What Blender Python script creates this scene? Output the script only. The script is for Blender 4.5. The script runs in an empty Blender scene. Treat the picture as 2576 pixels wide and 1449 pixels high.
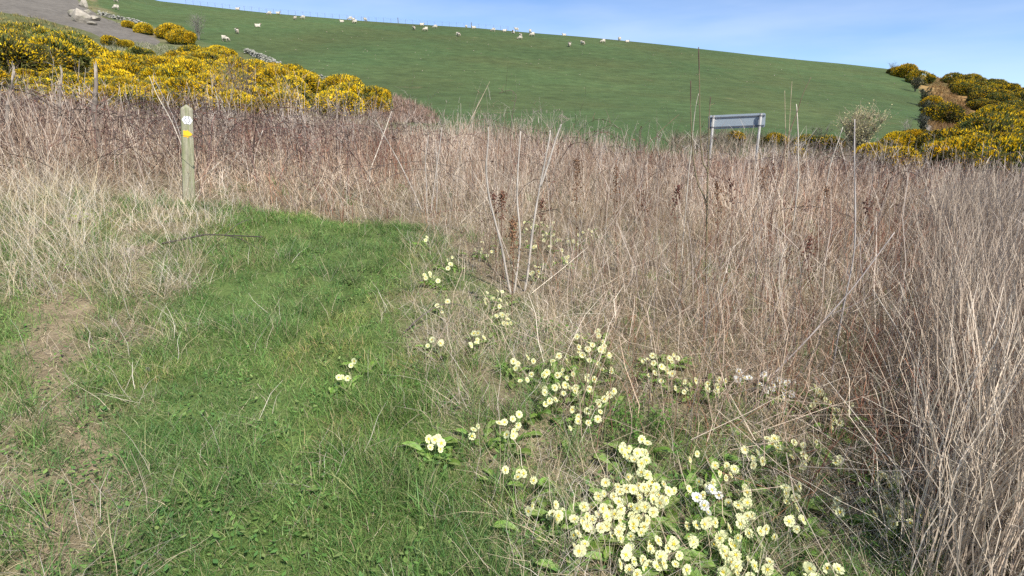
import bpy, math, random
import numpy as np
from mathutils import Vector, Matrix, Euler

SC = bpy.context.scene
COL = SC.collection
rad = math.radians

# ------------------------------------------------------------------ camera
CAM = np.array([0.0, 0.0, 1.6])
PITCH = rad(16.0)
FPX = 578.0                      # focal length in pixels of a 1024 px wide picture
cam_data = bpy.data.cameras.new('camera')
cam_data.sensor_width = 36.0
cam_data.lens = 36.0 * FPX / 1024.0
cam_data.clip_start = 0.05
cam_data.clip_end = 3000.0
cam = bpy.data.objects.new('camera', cam_data)
COL.objects.link(cam)
cam.location = CAM
cam.rotation_euler = (math.pi / 2 - PITCH, 0, 0)
SC.camera = cam

# ------------------------------------------------------------------ world, sun, exposure
SUN_TO = Vector((0.46, -0.66, 0.86)).normalized()      # towards the sun: to the right, behind the camera
SUN_EL = math.asin(SUN_TO.z)
SUN_AZ = math.atan2(SUN_TO.x, SUN_TO.y)
world = bpy.data.worlds.new('World')
SC.world = world
world.use_nodes = True
wn = world.node_tree
wn.nodes.clear()
w_out = wn.nodes.new('ShaderNodeOutputWorld')
w_bg = wn.nodes.new('ShaderNodeBackground')
w_sky = wn.nodes.new('ShaderNodeTexSky')
w_sky.sky_type = 'NISHITA'
w_sky.sun_disc = False
w_sky.sun_elevation = SUN_EL
w_sky.sun_rotation = SUN_AZ
w_sky.altitude = 3000.0
w_sky.air_density = 1.0
w_sky.dust_density = 0.0
w_sky.ozone_density = 6.0
w_bg.inputs['Strength'].default_value = 0.095
# thin cirrus veils spread over the whole sky
w_tc = wn.nodes.new('ShaderNodeTexCoord')
w_map = wn.nodes.new('ShaderNodeMapping')
w_map.inputs['Scale'].default_value = (1.6, 1.6, 9.0)
w_map.inputs['Rotation'].default_value = (0.0, rad(9), rad(20))
w_noise = wn.nodes.new('ShaderNodeTexNoise')
w_noise.inputs['Scale'].default_value = 1.5
w_noise.inputs['Detail'].default_value = 5.0
w_noise.inputs['Roughness'].default_value = 0.5
w_ramp = wn.nodes.new('ShaderNodeMapRange')
w_ramp.inputs['From Min'].default_value = 0.34
w_ramp.inputs['From Max'].default_value = 0.75
w_ramp.inputs['To Max'].default_value = 0.42
w_mix = wn.nodes.new('ShaderNodeMixRGB')
w_mix.inputs['Color2'].default_value = (5.6, 6.2, 7.6, 1)
wn.links.new(w_tc.outputs['Generated'], w_map.inputs['Vector'])
wn.links.new(w_map.outputs['Vector'], w_noise.inputs['Vector'])
wn.links.new(w_noise.outputs['Fac'], w_ramp.inputs['Value'])
wn.links.new(w_ramp.outputs['Result'], w_mix.inputs['Fac'])
wn.links.new(w_sky.outputs['Color'], w_mix.inputs['Color1'])
wn.links.new(w_mix.outputs['Color'], w_bg.inputs['Color'])
wn.links.new(w_bg.outputs['Background'], w_out.inputs['Surface'])

sun_data = bpy.data.lights.new('sun', 'SUN')
sun_data.energy = 4.0
sun_data.angle = rad(0.53)
sun_data.color = (1.0, 0.955, 0.88)
sun = bpy.data.objects.new('sun', sun_data)
COL.objects.link(sun)
sun.location = (30, -20, 60)
sun.rotation_euler = SUN_TO.to_track_quat('Z', 'Y').to_euler()

SC.view_settings.view_transform = 'Standard'
SC.view_settings.look = 'None'
SC.view_settings.exposure = 0.80
SC.view_settings.gamma = 1.0
SC.view_settings.use_curve_mapping = False
SC.render.engine = 'CYCLES'
SC.cycles.max_bounces = 4
SC.cycles.diffuse_bounces = 2
SC.cycles.transmission_bounces = 2
SC.cycles.transparent_max_bounces = 4
SC.cycles.use_denoising = False
SC.cycles.use_adaptive_sampling = True
SC.cycles.adaptive_threshold = 0.015
SC.cycles.sample_clamp_indirect = 6.0

# ------------------------------------------------------------------ helpers: noise, projection, terrain
RNG = np.random.default_rng(7)

def smooth(a, b, v):
    t = np.clip((np.asarray(v, float) - a) / (b - a), 0, 1)
    return t * t * (3 - 2 * t)

def vnoise(x, y, seed=0):
    x = np.asarray(x, float); y = np.asarray(y, float)
    xi = np.floor(x).astype(np.int64); yi = np.floor(y).astype(np.int64)
    fx = x - xi; fy = y - yi
    fx = fx * fx * (3 - 2 * fx); fy = fy * fy * (3 - 2 * fy)
    def h(i, j):
        n = (i * 374761393 + j * 668265263 + seed * 974711) & 0xFFFFFFFF
        n = ((n ^ (n >> 13)) * 1274126177) & 0xFFFFFFFF
        return ((n ^ (n >> 16)) & 0xFFFF) / 65535.0
    a = h(xi, yi); b = h(xi + 1, yi); c = h(xi, yi + 1); d = h(xi + 1, yi + 1)
    return (a * (1 - fx) + b * fx) * (1 - fy) + (c * (1 - fx) + d * fx) * fy

def fbm(x, y, seed=0, oct=4):
    v = 0; a = 0.5; t = 0
    for k in range(oct):
        v = v + a * vnoise(np.asarray(x) * 2 ** k, np.asarray(y) * 2 ** k, seed + k * 17)
        t += a; a *= 0.5
    return v / t

FW = np.array([0, math.cos(PITCH), -math.sin(PITCH)])
UP = np.array([0, math.sin(PITCH), math.cos(PITCH)])

def ray(px, py):
    """direction through a point of the 1024x576 layout, scaled so that dy = 1"""
    px = np.asarray(px, float); py = np.asarray(py, float)
    d = FW + ((px - 512) / FPX)[..., None] * np.array([1.0, 0, 0]) + ((288 - py) / FPX)[..., None] * UP
    return d / d[..., 1:2]

def project(P):
    P = np.asarray(P, float) - CAM
    df = P @ FW
    df = np.where(df < 0.3, 0.3, df)
    return 512 + FPX * P[..., 0] / df, 288 - FPX * (P @ UP) / df

# skyline and foot of the hill, as seen from the path
_sky = np.array([(-400, -140), (-100, -70), (0, -45), (80, -20), (159, 1), (215, 7), (270, 13), (358, 20), (477, 27.5), (596, 38), (676, 46),
                 (755, 55), (835, 63), (886, 69), (930, 77), (1024, 88), (1150, 92), (1400, 92)], float)
_foot = np.array([(-400, 70), (0, 92), (100, 101), (250, 113), (400, 127), (600, 132), (760, 136), (900, 146), (1024, 162), (1150, 175), (1400, 185)], float)
_r = ray(_sky[:, 0], _sky[:, 1]); SKY_S, SKY_T = _r[:, 0], _r[:, 2]
_r = ray(_foot[:, 0], _foot[:, 1]); FOOT_S, FOOT_T = _r[:, 0], _r[:, 2]
Y0, Y1 = 30.0, 170.0

def H_near(x, y):
    yy = np.clip(y, -10, 60)
    base = 0.42 * smooth(1.0, 9.5, yy)
    tilt = -0.075 * 14 * np.tanh(x / 14) * smooth(1.2, 7.5, yy)
    h = base + tilt
    h = h + 0.10 * (fbm(x * 0.45 + 3, y * 0.45, 5, 3) - 0.5) + 0.035 * (fbm(x * 2.2, y * 2.2, 9, 3) - 0.5)
    return h

def H(x, y):
    x = np.asarray(x, float); y = np.asarray(y, float)
    hn = H_near(x, y)
    yc = np.maximum(y, 5.0)
    s = x / yc
    u = np.clip((yc - Y0) / (Y1 - Y0), 0, 1)
    g = 1 - (1 - u) ** 1.75
    over = np.clip((yc - Y1) / 100.0, 0, 6)
    t = np.interp(s, FOOT_S, FOOT_T) * (1 - g) + np.interp(s, SKY_S, SKY_T) * g
    t = t - 0.020 * over ** 2 * np.minimum(over, 1) - 0.004 * over
    hh = CAM[2] + yc * t + 0.5 * (fbm(x * 0.03, y * 0.03, 21, 3) - 0.5) * smooth(30, 60, yc)
    k = smooth(20, 42, y)
    return hn * (1 - k) + hh * k

def unproject(px, py, lift=0.0):
    """first point of the ground (raised by lift) on the ray; returns (n,3) on the ground"""
    px = np.atleast_1d(np.asarray(px, float)); py = np.atleast_1d(np.asarray(py, float))
    d = ray(px, py)
    ys = np.geomspace(0.8, 420, 1400)
    X = d[:, 0:1] * ys[None]; Y = np.broadcast_to(ys[None], X.shape); Z = CAM[2] + d[:, 2:3] * ys[None]
    hit = Z < H(X, Y) + lift
    idx = np.where(hit.any(1), hit.argmax(1), len(ys) - 1)
    idx = np.clip(idx, 1, None)
    r = np.arange(len(px))
    ya, yb = ys[idx - 1], ys[idx]
    for _ in range(14):
        m = (ya + yb) / 2
        below = CAM[2] + d[:, 2] * m < H(d[:, 0] * m, m) + lift
        yb = np.where(below, m, yb); ya = np.where(below, ya, m)
    m = yb
    x = d[:, 0] * m
    return np.stack([x, m, H(x, m)], 1)

def at_depth(px, py, y):
    d = ray(np.asarray(px, float), np.asarray(py, float))
    return CAM + d * np.asarray(y, float)[..., None]

K = 1024 / 2576.0     # layout notes were taken on a 2576 px wide view

# ------------------------------------------------------------------ helpers: meshes
class MB:
    """collects pieces; build() links them as one mesh object"""
    def __init__(self):
        self.v = []; self.c = []; self.f = []; self.m = []; self.n = 0
    def add(self, v, faces, col=(1, 1, 1), mat=0):
        v = np.asarray(v, float).reshape(-1, 3)
        c = np.asarray(col, float)
        if c.ndim == 1: c = np.broadcast_to(c, (len(v), 3))
        self.v.append(v); self.c.append(c)
        for f in faces:
            self.f.append([i + self.n for i in f]); self.m.append(mat)
        self.n += len(v)
    def addq(self, v, q, col, mat=0):
        """vectorised: q is an int array (n,3) or (n,4)"""
        v = np.asarray(v, float).reshape(-1, 3); c = np.asarray(col, float)
        if c.ndim == 1: c = np.broadcast_to(c, (len(v), 3))
        self.v.append(v); self.c.append(c.reshape(-1, 3))
        self.f.extend((np.asarray(q) + self.n).tolist()); self.m.extend([mat] * len(q))
        self.n += len(v)
    def tube(self, pts, r, sides=5, col=(1, 1, 1), mat=0, cap=True):
        pts = np.asarray(pts, float); n = len(pts)
        r = np.broadcast_to(np.asarray(r, float), (n,))
        t = np.gradient(pts, axis=0); t /= np.linalg.norm(t, axis=1, keepdims=True) + 1e-9
        ref = np.array([0.31, 0.17, 0.93]) if abs(t[:, 2]).mean() < 0.8 else np.array([1.0, 0.1, 0.05])
        a = np.cross(t, ref); a /= np.linalg.norm(a, axis=1, keepdims=True) + 1e-9
        b = np.cross(t, a)
        th = np.arange(sides) * 2 * math.pi / sides
        v = pts[:, None] + r[:, None, None] * (np.cos(th)[None, :, None] * a[:, None] + np.sin(th)[None, :, None] * b[:, None])
        c = np.asarray(col, float)
        if c.ndim == 2: c = np.repeat(c, sides, 0)
        fs = []
        for i in range(n - 1):
            for k in range(sides):
                k2 = (k + 1) % sides
                fs.append((i * sides + k, i * sides + k2, (i + 1) * sides + k2, (i + 1) * sides + k))
        if cap:
            fs.append(tuple(range(sides))[::-1]); fs.append(tuple((n - 1) * sides + k for k in range(sides)))
        self.add(v, fs, c, mat)
    def box(self, lo, hi, col=(1, 1, 1), mat=0, M=None):
        x0, y0, z0 = lo; x1, y1, z1 = hi
        v = np.array([(x0, y0, z0), (x1, y0, z0), (x1, y1, z0), (x0, y1, z0), (x0, y0, z1), (x1, y0, z1), (x1, y1, z1), (x0, y1, z1)], float)
        if M is not None: v = np.array([M @ Vector(p) for p in v])
        self.add(v, [(0, 3, 2, 1), (4, 5, 6, 7), (0, 1, 5, 4), (1, 2, 6, 5), (2, 3, 7, 6), (3, 0, 4, 7)], col, mat)
    def ribbons(self, pts, width, side, col, mat=0):
        """pts (N,K,3), width (N,K), side (N,3), col (N,K,3): flat tapering blades"""
        N, Kk = pts.shape[:2]
        w = 0.5 * width[..., None] * side[:, None, :]
        v = np.stack([pts - w, pts + w], 2)                     # N,K,2,3
        c = np.repeat(col[:, :, None, :], 2, 2)
        base = (np.arange(N) * Kk * 2)[:, None]
        i = np.arange(Kk - 1)[None] * 2
        q = np.stack([base + i, base + i + 1, base + i + 3, base + i + 2], -1).reshape(-1, 4)
        self.addq(v.reshape(-1, 3), q, c.reshape(-1, 3), mat)
    def mesh(self, name, mats, smooth_shade=False):
        me = bpy.data.meshes.new(name)
        v = np.concatenate(self.v); c = np.concatenate(self.c)
        nv = len(v)
        me.vertices.add(nv); me.vertices.foreach_set('co', v.ravel())
        tot = np.array([len(f) for f in self.f], np.int32)
        st = np.concatenate([[0], np.cumsum(tot)[:-1]]).astype(np.int32)
        li = np.fromiter((i for f in self.f for i in f), np.int32, count=int(tot.sum()))
        me.loops.add(len(li)); me.loops.foreach_set('vertex_index', li)
        me.polygons.add(len(tot)); me.polygons.foreach_set('loop_start', st); me.polygons.foreach_set('loop_total', tot)
        me.polygons.foreach_set('material_index', np.array(self.m, np.int32))
        me.polygons.foreach_set('use_smooth', np.full(len(tot), smooth_shade))
        at = me.attributes.new('col', 'FLOAT_COLOR', 'POINT')
        at.data.foreach_set('color', np.concatenate([c, np.ones((nv, 1))], 1).astype(np.float32).ravel())
        for m in (mats if isinstance(mats, (list, tuple)) else [mats]): me.materials.append(m)
        me.update(calc_edges=True); me.validate()
        return me
    def build(self, name, mats, parent=None, smooth_shade=False):
        return link(name, self.mesh(name, mats, smooth_shade), parent)

def link(name, mesh, parent=None, loc=None, rot=None, scale=None):
    o = bpy.data.objects.new(name, mesh)
    COL.objects.link(o)
    if parent is not None: o.parent = parent
    if loc is not None: o.location = loc
    if rot is not None: o.rotation_euler = rot
    if scale is not None: o.scale = (scale,) * 3 if np.isscalar(scale) else scale
    return o

def tag(o, label=None, cat=None, group=None, kind=None):
    if label: o['label'] = label
    if cat: o['category'] = cat
    if group: o['group'] = group
    if kind: o['kind'] = kind
    return o

def empty(name, loc=(0, 0, 0), rot=(0, 0, 0), scale=1.0):
    o = bpy.data.objects.new(name, None)
    COL.objects.link(o)
    o.location = loc; o.rotation_euler = rot; o.scale = (scale,) * 3
    o.empty_display_size = 0.1
    return o

# ------------------------------------------------------------------ helpers: materials
def nodes_of(name):
    m = bpy.data.materials.new(name)
    m.use_nodes = True
    nt = m.node_tree
    nt.nodes.clear()
    return m, nt

def veg_mat(name, rough=0.65, spec=0.25, transl=0.0, vary=0.22, hue=0.015, patch=0.25, patch_scale=0.9, tint=None):
    """colour from the 'col' attribute of each stem or leaf, varied per plant and by growth patches"""
    m, nt = nodes_of(name)
    N = nt.nodes.new; L = nt.links.new
    out = N('ShaderNodeOutputMaterial')
    at = N('ShaderNodeAttribute'); at.attribute_name = 'col'
    oi = N('ShaderNodeObjectInfo')
    hs = N('ShaderNodeHueSaturation')
    mv = N('ShaderNodeMapRange'); mv.inputs['To Min'].default_value = 1 - vary; mv.inputs['To Max'].default_value = 1 + vary
    mh = N('ShaderNodeMapRange'); mh.inputs['To Min'].default_value = 0.5 - hue; mh.inputs['To Max'].default_value = 0.5 + hue
    L(oi.outputs['Random'], mv.inputs['Value']); L(oi.outputs['Random'], mh.inputs['Value'])
    geo = N('ShaderNodeNewGeometry')
    no = N('ShaderNodeTexNoise'); no.inputs['Scale'].default_value = patch_scale; no.inputs['Detail'].default_value = 3
    L(geo.outputs['Position'], no.inputs['Vector'])
    mp = N('ShaderNodeMapRange'); mp.inputs['From Min'].default_value = 0.3; mp.inputs['From Max'].default_value = 0.7
    mp.inputs['To Min'].default_value = 1 - patch; mp.inputs['To Max'].default_value = 1 + patch
    L(no.outputs['Fac'], mp.inputs['Value'])
    mul = N('ShaderNodeMath'); mul.operation = 'MULTIPLY'
    L(mv.outputs['Result'], mul.inputs[0]); L(mp.outputs['Result'], mul.inputs[1])
    L(mul.outputs[0], hs.inputs['Value']); L(mh.outputs['Result'], hs.inputs['Hue'])
    L(at.outputs['Color'], hs.inputs['Color'])
    p = N('ShaderNodeBsdfPrincipled')
    p.inputs['Roughness'].default_value = rough
    p.inputs['Specular IOR Level'].default_value = spec
    L(hs.outputs['Color'], p.inputs['Base Color'])
    if transl > 0:
        tr = N('ShaderNodeBsdfTranslucent'); L(hs.outputs['Color'], tr.inputs['Color'])
        mx = N('ShaderNodeMixShader'); mx.inputs['Fac'].default_value = transl
        L(p.outputs['BSDF'], mx.inputs[1]); L(tr.outputs['BSDF'], mx.inputs[2]); L(mx.outputs['Shader'], out.inputs['Surface'])
    else:
        L(p.outputs['BSDF'], out.inputs['Surface'])
    return m

def surf_mat(name, base, rough=0.8, spec=0.3, noise=(6.0, 0.25), second=None, sec=(3.0, 0.45, 0.6), bump=(40.0, 0.2), stretch=None, metallic=0.0, use_col=False):
    """solid surface: base colour with grain, an optional second colour in blotches, fine relief"""
    m, nt = nodes_of(name)
    N = nt.nodes.new; L = nt.links.new
    out = N('ShaderNodeOutputMaterial'); p = N('ShaderNodeBsdfPrincipled')
    p.inputs['Roughness'].default_value = rough; p.inputs['Specular IOR Level'].default_value = spec; p.inputs['Metallic'].default_value = metallic
    tc = N('ShaderNodeTexCoord'); mp = N('ShaderNodeMapping')
    if stretch: mp.inputs['Scale'].default_value = stretch
    L(tc.outputs['Object'], mp.inputs['Vector'])
    n1 = N('ShaderNodeTexNoise'); n1.inputs['Scale'].default_value = noise[0]; n1.inputs['Detail'].default_value = 6; n1.inputs['Roughness'].default_value = 0.65
    L(mp.outputs['Vector'], n1.inputs['Vector'])
    mr = N('ShaderNodeMapRange'); mr.inputs['From Min'].default_value = 0.3; mr.inputs['From Max'].default_value = 0.7
    mr.inputs['To Min'].default_value = 1 - noise[1]; mr.inputs['To Max'].default_value = 1 + noise[1]
    L(n1.outputs['Fac'], mr.inputs['Value'])
    hs = N('ShaderNodeHueSaturation'); L(mr.outputs['Result'], hs.inputs['Value'])
    if use_col:
        at = N('ShaderNodeAttribute'); at.attribute_name = 'col'; src = at.outputs['Color']
    else:
        rgb = N('ShaderNodeRGB'); rgb.outputs[0].default_value = (*base, 1); src = rgb.outputs[0]
    if second:
        n2 = N('ShaderNodeTexNoise'); n2.inputs['Scale'].default_value = sec[0]; n2.inputs['Detail'].default_value = 5
        L(mp.outputs['Vector'], n2.inputs['Vector'])
        m2 = N('ShaderNodeMapRange'); m2.inputs['From Min'].default_value = sec[1]; m2.inputs['From Max'].default_value = sec[2]
        L(n2.outputs['Fac'], m2.inputs['Value'])
        mix = N('ShaderNodeMixRGB'); mix.inputs['Color2'].default_value = (*second, 1)
        L(m2.outputs['Result'], mix.inputs['Fac']); L(src, mix.inputs['Color1']); src = mix.outputs['Color']
    L(src, hs.inputs['Color']); L(hs.outputs['Color'], p.inputs['Base Color'])
    n3 = N('ShaderNodeTexNoise'); n3.inputs['Scale'].default_value = bump[0]; n3.inputs['Detail'].default_value = 5
    L(mp.outputs['Vector'], n3.inputs['Vector'])
    bp = N('ShaderNodeBump'); bp.inputs['Strength'].default_value = bump[1]; bp.inputs['Distance'].default_value = 0.05
    L(n3.outputs['Fac'], bp.inputs['Height']); L(bp.outputs['Normal'], p.inputs['Normal'])
    L(p.outputs['BSDF'], out.inputs['Surface'])
    return m

M_GREEN = veg_mat('green_grass', 0.5, 0.3, 0.35, 0.25, 0.012, 0.14, 0.8)
M_STRAW = veg_mat('dead_straw', 0.7, 0.25, 0.2, 0.25, 0.012, 0.2, 0.7)
M_STALK = veg_mat('dead_stalk', 0.7, 0.25, 0.12, 0.28, 0.02, 0.28, 0.35)
M_BARK = veg_mat('twig_bark', 0.75, 0.2, 0.0, 0.1, 0.0, 0.15, 6.0)
M_LEAF = veg_mat('fresh_leaf', 0.5, 0.35, 0.35, 0.18, 0.01, 0.2, 30.0)
M_PETAL = veg_mat('primrose_petal', 0.6, 0.2, 0.25, 0.06, 0.004, 0.05, 60.0)
M_GORSE = veg_mat('gorse_green', 0.7, 0.15, 0.1, 0.2, 0.02, 0.3, 0.8)
M_BLOSSOM = veg_mat('gorse_blossom', 0.7, 0.1, 0.25, 0.12, 0.006, 0.25, 0.9)
M_GROUND = surf_mat('earth_and_litter', (1, 1, 1), 0.95, 0.1, (5.0, 0.35), None, (3, .45, .6), (25.0, 0.6), None, 0.0, True)
M_STONE = surf_mat('grey_limestone', (0.30, 0.285, 0.255), 0.9, 0.2, (3.0, 0.3), (0.27, 0.27, 0.2), (2.0, 0.45, 0.6), (6.0, 1.0))
# ------------------------------------------------------------------ where things grow: zones of the plot
TALL_X = np.array([-200, 0, 60, 110, 150, 190, 240, 300, 360, 425, 440, 455, 475, 500, 560, 620, 690, 760, 830, 890, 918, 936, 1240], float)
TALL_Y = np.array([200, 202, 200, 198, 203, 207, 209, 217, 221, 224, 234, 256, 286, 302, 322, 346, 382, 405, 418, 446, 490, 760, 900], float)
PATHR_Y = np.array([200, 222, 250, 290, 340, 400, 440, 520, 576, 700], float)
PATHR_X = np.array([440, 430, 428, 408, 408, 440, 470, 505, 520, 540], float)
PATHL_Y = np.array([200, 222, 250, 280, 300, 330, 380, 430, 480, 576, 700], float)
PATHL_X = np.array([215, 205, 190, 178, 160, 148, 126, 112, 105, 110, 110], float)

def zones(x, y):
    P = np.stack([x, y, H(x, y)], -1)
    px, py = project(P)
    px = np.where(y < 0.8, 512 + FPX * x / 0.8, px); py = np.where(y < 0.8, 700, py)
    n = fbm(x * 1.3 + 50, y * 1.3, 31, 3)
    n2 = fbm(x * 3.1 + 5, y * 3.1 + 9, 33, 3)
    line = np.interp(px, TALL_X, TALL_Y)
    soft = np.clip(4 + 0.09 * np.maximum(py - 200, 0), 4, 30)
    dy = line - py + (n - 0.5) * (soft * 2.6 + 12) + (n2 - 0.5) * 10
    tall = smooth(-soft * 0.5, soft * 0.6, dy)                      # 1 inside the stand of dead stalks
    xr = np.interp(py, PATHR_Y, PATHR_X) + (n - 0.5) * 110 * np.clip((py - 190) / 200, 0.55, 1.2) + (n2 - 0.5) * 40
    xl = np.interp(py, PATHL_Y, PATHL_X) + (n2 - 0.5) * 60 * np.clip((py - 190) / 200, 0.6, 1.2) + (n - 0.5) * 60
    path = smooth(-30, 40, xr - px) * smooth(-45, 45, px - xl) * (1 - tall)
    left = smooth(45, -45, px - xl) * (1 - tall)
    return px, py, tall, path, left, n, n2

# ------------------------------------------------------------------ the ground
def grid_mesh(name, X, Y, Z, C, mat):
    ny, nx = X.shape
    v = np.stack([X, Y, Z], -1).reshape(-1, 3)
    i = np.arange(ny - 1)[:, None] * nx + np.arange(nx - 1)[None]
    q = np.stack([i, i + 1, i + nx + 1, i + nx], -1).reshape(-1, 4)
    mb = MB(); mb.addq(v, q, C.reshape(-1, 3))
    return mb.mesh(name, mat, True)

def mixc(a, b, k):
    return np.asarray(a) * (1 - k[..., None]) + np.asarray(b) * k[..., None]

gx = np.sinh(np.linspace(-1, 1, 330) * 3.6) / math.sinh(3.6) * 70
gy = np.concatenate([np.linspace(-25, 0.5, 24)[:-1], np.linspace(0.5, 11, 175)[:-1], np.geomspace(11, 39.0, 58), [39.5, 40.0, 40.6]])
X, Y = np.meshgrid(gx, gy)
Z = H(X, Y) - 0.05 * smooth(40.01, 40.5, Y)
px, py, tall, path, left, n, n2 = zones(X, Y)
C = np.broadcast_to(np.array([0.095, 0.135, 0.04]), X.shape + (3,))
C = mixc(C, (0.20, 0.155, 0.10), np.clip(tall * 0.9, 0, 1))
C = mixc(C, (0.19, 0.16, 0.095), (1 - tall) * (1 - path) * (0.3 + 0.7 * smooth(0.4, 0.6, n2)))
C = mixc(C, (0.13, 0.115, 0.06), smooth(20, 24, Y) * (1 - smooth(360, 420, px) * smooth(915, 900, px) * smooth(24, 27, Y)))
C = mixc(C, (0.065, 0.103, 0.038), smooth(360, 420, px) * smooth(915, 900, px) * smooth(24, 27, Y))
STREAK = smooth(44, 12, np.abs(px - (66 + 26 * np.sin(py * 0.031) + (n - .5) * 50))) * smooth(275, 300, py)
C = mixc(C, (0.24, 0.185, 0.12), STREAK * 0.9)
ground = link('ground', grid_mesh('ground', X, Y, Z, C, M_GROUND))
tag(ground, 'grassy bank sloping up from the camera', None, None, 'structure')

# ------------------------------------------------------------------ the hill: sheep pasture, rough bank on the left, earthy bank on the right
def line_x(pts):
    pts = np.array(pts, float); return pts
WALL_PX = np.array([(96, 4), (118, 16), (150, 26), (180, 38), (215, 46), (255, 58), (300, 74), (345, 88), (385, 100), (430, 114)], float)
HEDGE_PX = np.array([(889, 69), (905, 78), (918, 88), (927, 100), (927, 118), (923, 132), (919, 142)], float)

def pasture_mat():
    m, nt = nodes_of('pasture_turf')
    N = nt.nodes.new; L = nt.links.new
    out = N('ShaderNodeOutputMaterial'); p = N('ShaderNodeBsdfPrincipled')
    p.inputs['Roughness'].default_value = 0.9; p.inputs['Specular IOR Level'].default_value = 0.1
    at = N('ShaderNodeAttribute'); at.attribute_name = 'col'
    geo = N('ShaderNodeNewGeometry')
    def noise(scale, det, lo, hi, a, b):
        n = N('ShaderNodeTexNoise'); n.inputs['Scale'].default_value = scale; n.inputs['Detail'].default_value = det
        n.inputs['Roughness'].default_value = 0.6
        L(geo.outputs['Position'], n.inputs['Vector'])
        r = N('ShaderNodeMapRange'); r.inputs['From Min'].default_value = lo; r.inputs['From Max'].default_value = hi
        r.inputs['To Min'].default_value = a; r.inputs['To Max'].default_value = b
        L(n.outputs['Fac'], r.inputs['Value']); return r.outputs['Result']
    big = noise(0.05, 5, 0.35, 0.65, 0.0, 0.55)
    mix = N('ShaderNodeMixRGB'); mix.blend_type = 'MULTIPLY'; mix.inputs['Color2'].default_value = (1.28, 0.86, 0.86, 1)
    L(big, mix.inputs['Fac']); L(at.outputs['Color'], mix.inputs['Color1'])
    sc = noise(0.22, 5, 0.66, 0.76, 0.0, 0.45)
    mx2 = N('ShaderNodeMixRGB'); mx2.inputs['Color2'].default_value = (0.19, 0.155, 0.08, 1); L(sc, mx2.inputs['Fac']); L(mix.outputs['Color'], mx2.inputs['Color1'])
    hs = N('ShaderNodeHueSaturation'); L(mx2.outputs['Color'], hs.inputs['Color'])
    # worn sheep trods and old plough lines along the contour
    wv = N('ShaderNodeTexWave'); wv.wave_type = 'BANDS'; wv.bands_direction = 'Z'; wv.inputs['Scale'].default_value = 0.22; wv.inputs['Distortion'].default_value = 16.0
    wv.inputs['Detail'].default_value = 4; wv.inputs['Detail Scale'].default_value = 0.25
    L(geo.outputs['Position'], wv.inputs['Vector'])
    wr = N('ShaderNodeMapRange'); wr.inputs['To Min'].default_value = 0.955; wr.inputs['To Max'].default_value = 1.04
    L(wv.outputs['Fac'], wr.inputs['Value'])
    f0 = noise(0.018, 4, 0.35, 0.65, 0.86, 1.14)
    f1 = noise(0.6, 6, 0.3, 0.7, 0.76, 1.24)
    f2 = noise(4.0, 3, 0.3, 0.7, 0.85, 1.15)
    mu = N('ShaderNodeMath'); mu.operation = 'MULTIPLY'; L(f1, mu.inputs[0]); L(f2, mu.inputs[1])
    m2 = N('ShaderNodeMath'); m2.operation = 'MULTIPLY'; L(mu.outputs[0], m2.inputs[0]); L(wr.outputs['Result'], m2.inputs[1])
    m3 = N('ShaderNodeMath'); m3.operation = 'MULTIPLY'; L(m2.outputs[0], m3.inputs[0]); L(f0, m3.inputs[1])
    L(m3.outputs[0], hs.inputs['Value'])
    L(hs.outputs['Color'], p.inputs['Base Color'])
    b = N('ShaderNodeTexNoise'); b.inputs['Scale'].default_value = 2.5; b.inputs['Detail'].default_value = 6
    L(geo.outputs['Position'], b.inputs['Vector'])
    bp = N('ShaderNodeBump'); bp.inputs['Strength'].default_value = 0.5; bp.inputs['Distance'].default_value = 0.15
    L(b.outputs['Fac'], bp.inputs['Height']); L(bp.outputs['Normal'], p.inputs['Normal'])
    L(p.outputs['BSDF'], out.inputs['Surface'])
    return m
M_PASTURE = pasture_mat()

ss = np.linspace(-2.6, 2.6, 700)
yy = np.concatenate([np.linspace(40, 175, 150), np.geomspace(178, 700, 26)])
S, Y = np.meshgrid(ss, yy)
X = S * Y
Z = H(X, Y)
px, py = project(np.stack([X, Y, Z], -1))
wall_y = np.interp(px, WALL_PX[:, 0], WALL_PX[:, 1], left=-400)          # rough bank lies below this line
rough = smooth(-3, 2, py - wall_y + (fbm(X * .3, Y * .3, 3, 3) - .5) * 6) * smooth(440, 425, px)
hedge_x = np.interp(py, HEDGE_PX[:, 1], HEDGE_PX[:, 0])
bank = smooth(-1, 2, px - hedge_x)
nn = fbm(X * 0.12, Y * 0.12, 77, 4)
C = np.broadcast_to(np.array([0.065, 0.103, 0.038]), X.shape + (3,))
roughc = mixc((0.17, 0.16, 0.085), (0.10, 0.125, 0.05), smooth(0.4, 0.6, nn))
C = mixc(C, np.array([1.0, 1, 1]), rough * 0)
C = C * (1 - rough[..., None]) + roughc * rough[..., None]
bankc = mixc((0.27, 0.19, 0.075), (0.11, 0.10, 0.035), smooth(0.4, 0.6, nn))
C = C * (1 - bank[..., None]) + bankc * bank[..., None]
hill = link('hill', grid_mesh('hill', X, Y, Z, C, M_PASTURE))
tag(hill, 'broad green pasture hill rising to the skyline', None, None, 'structure')

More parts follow.
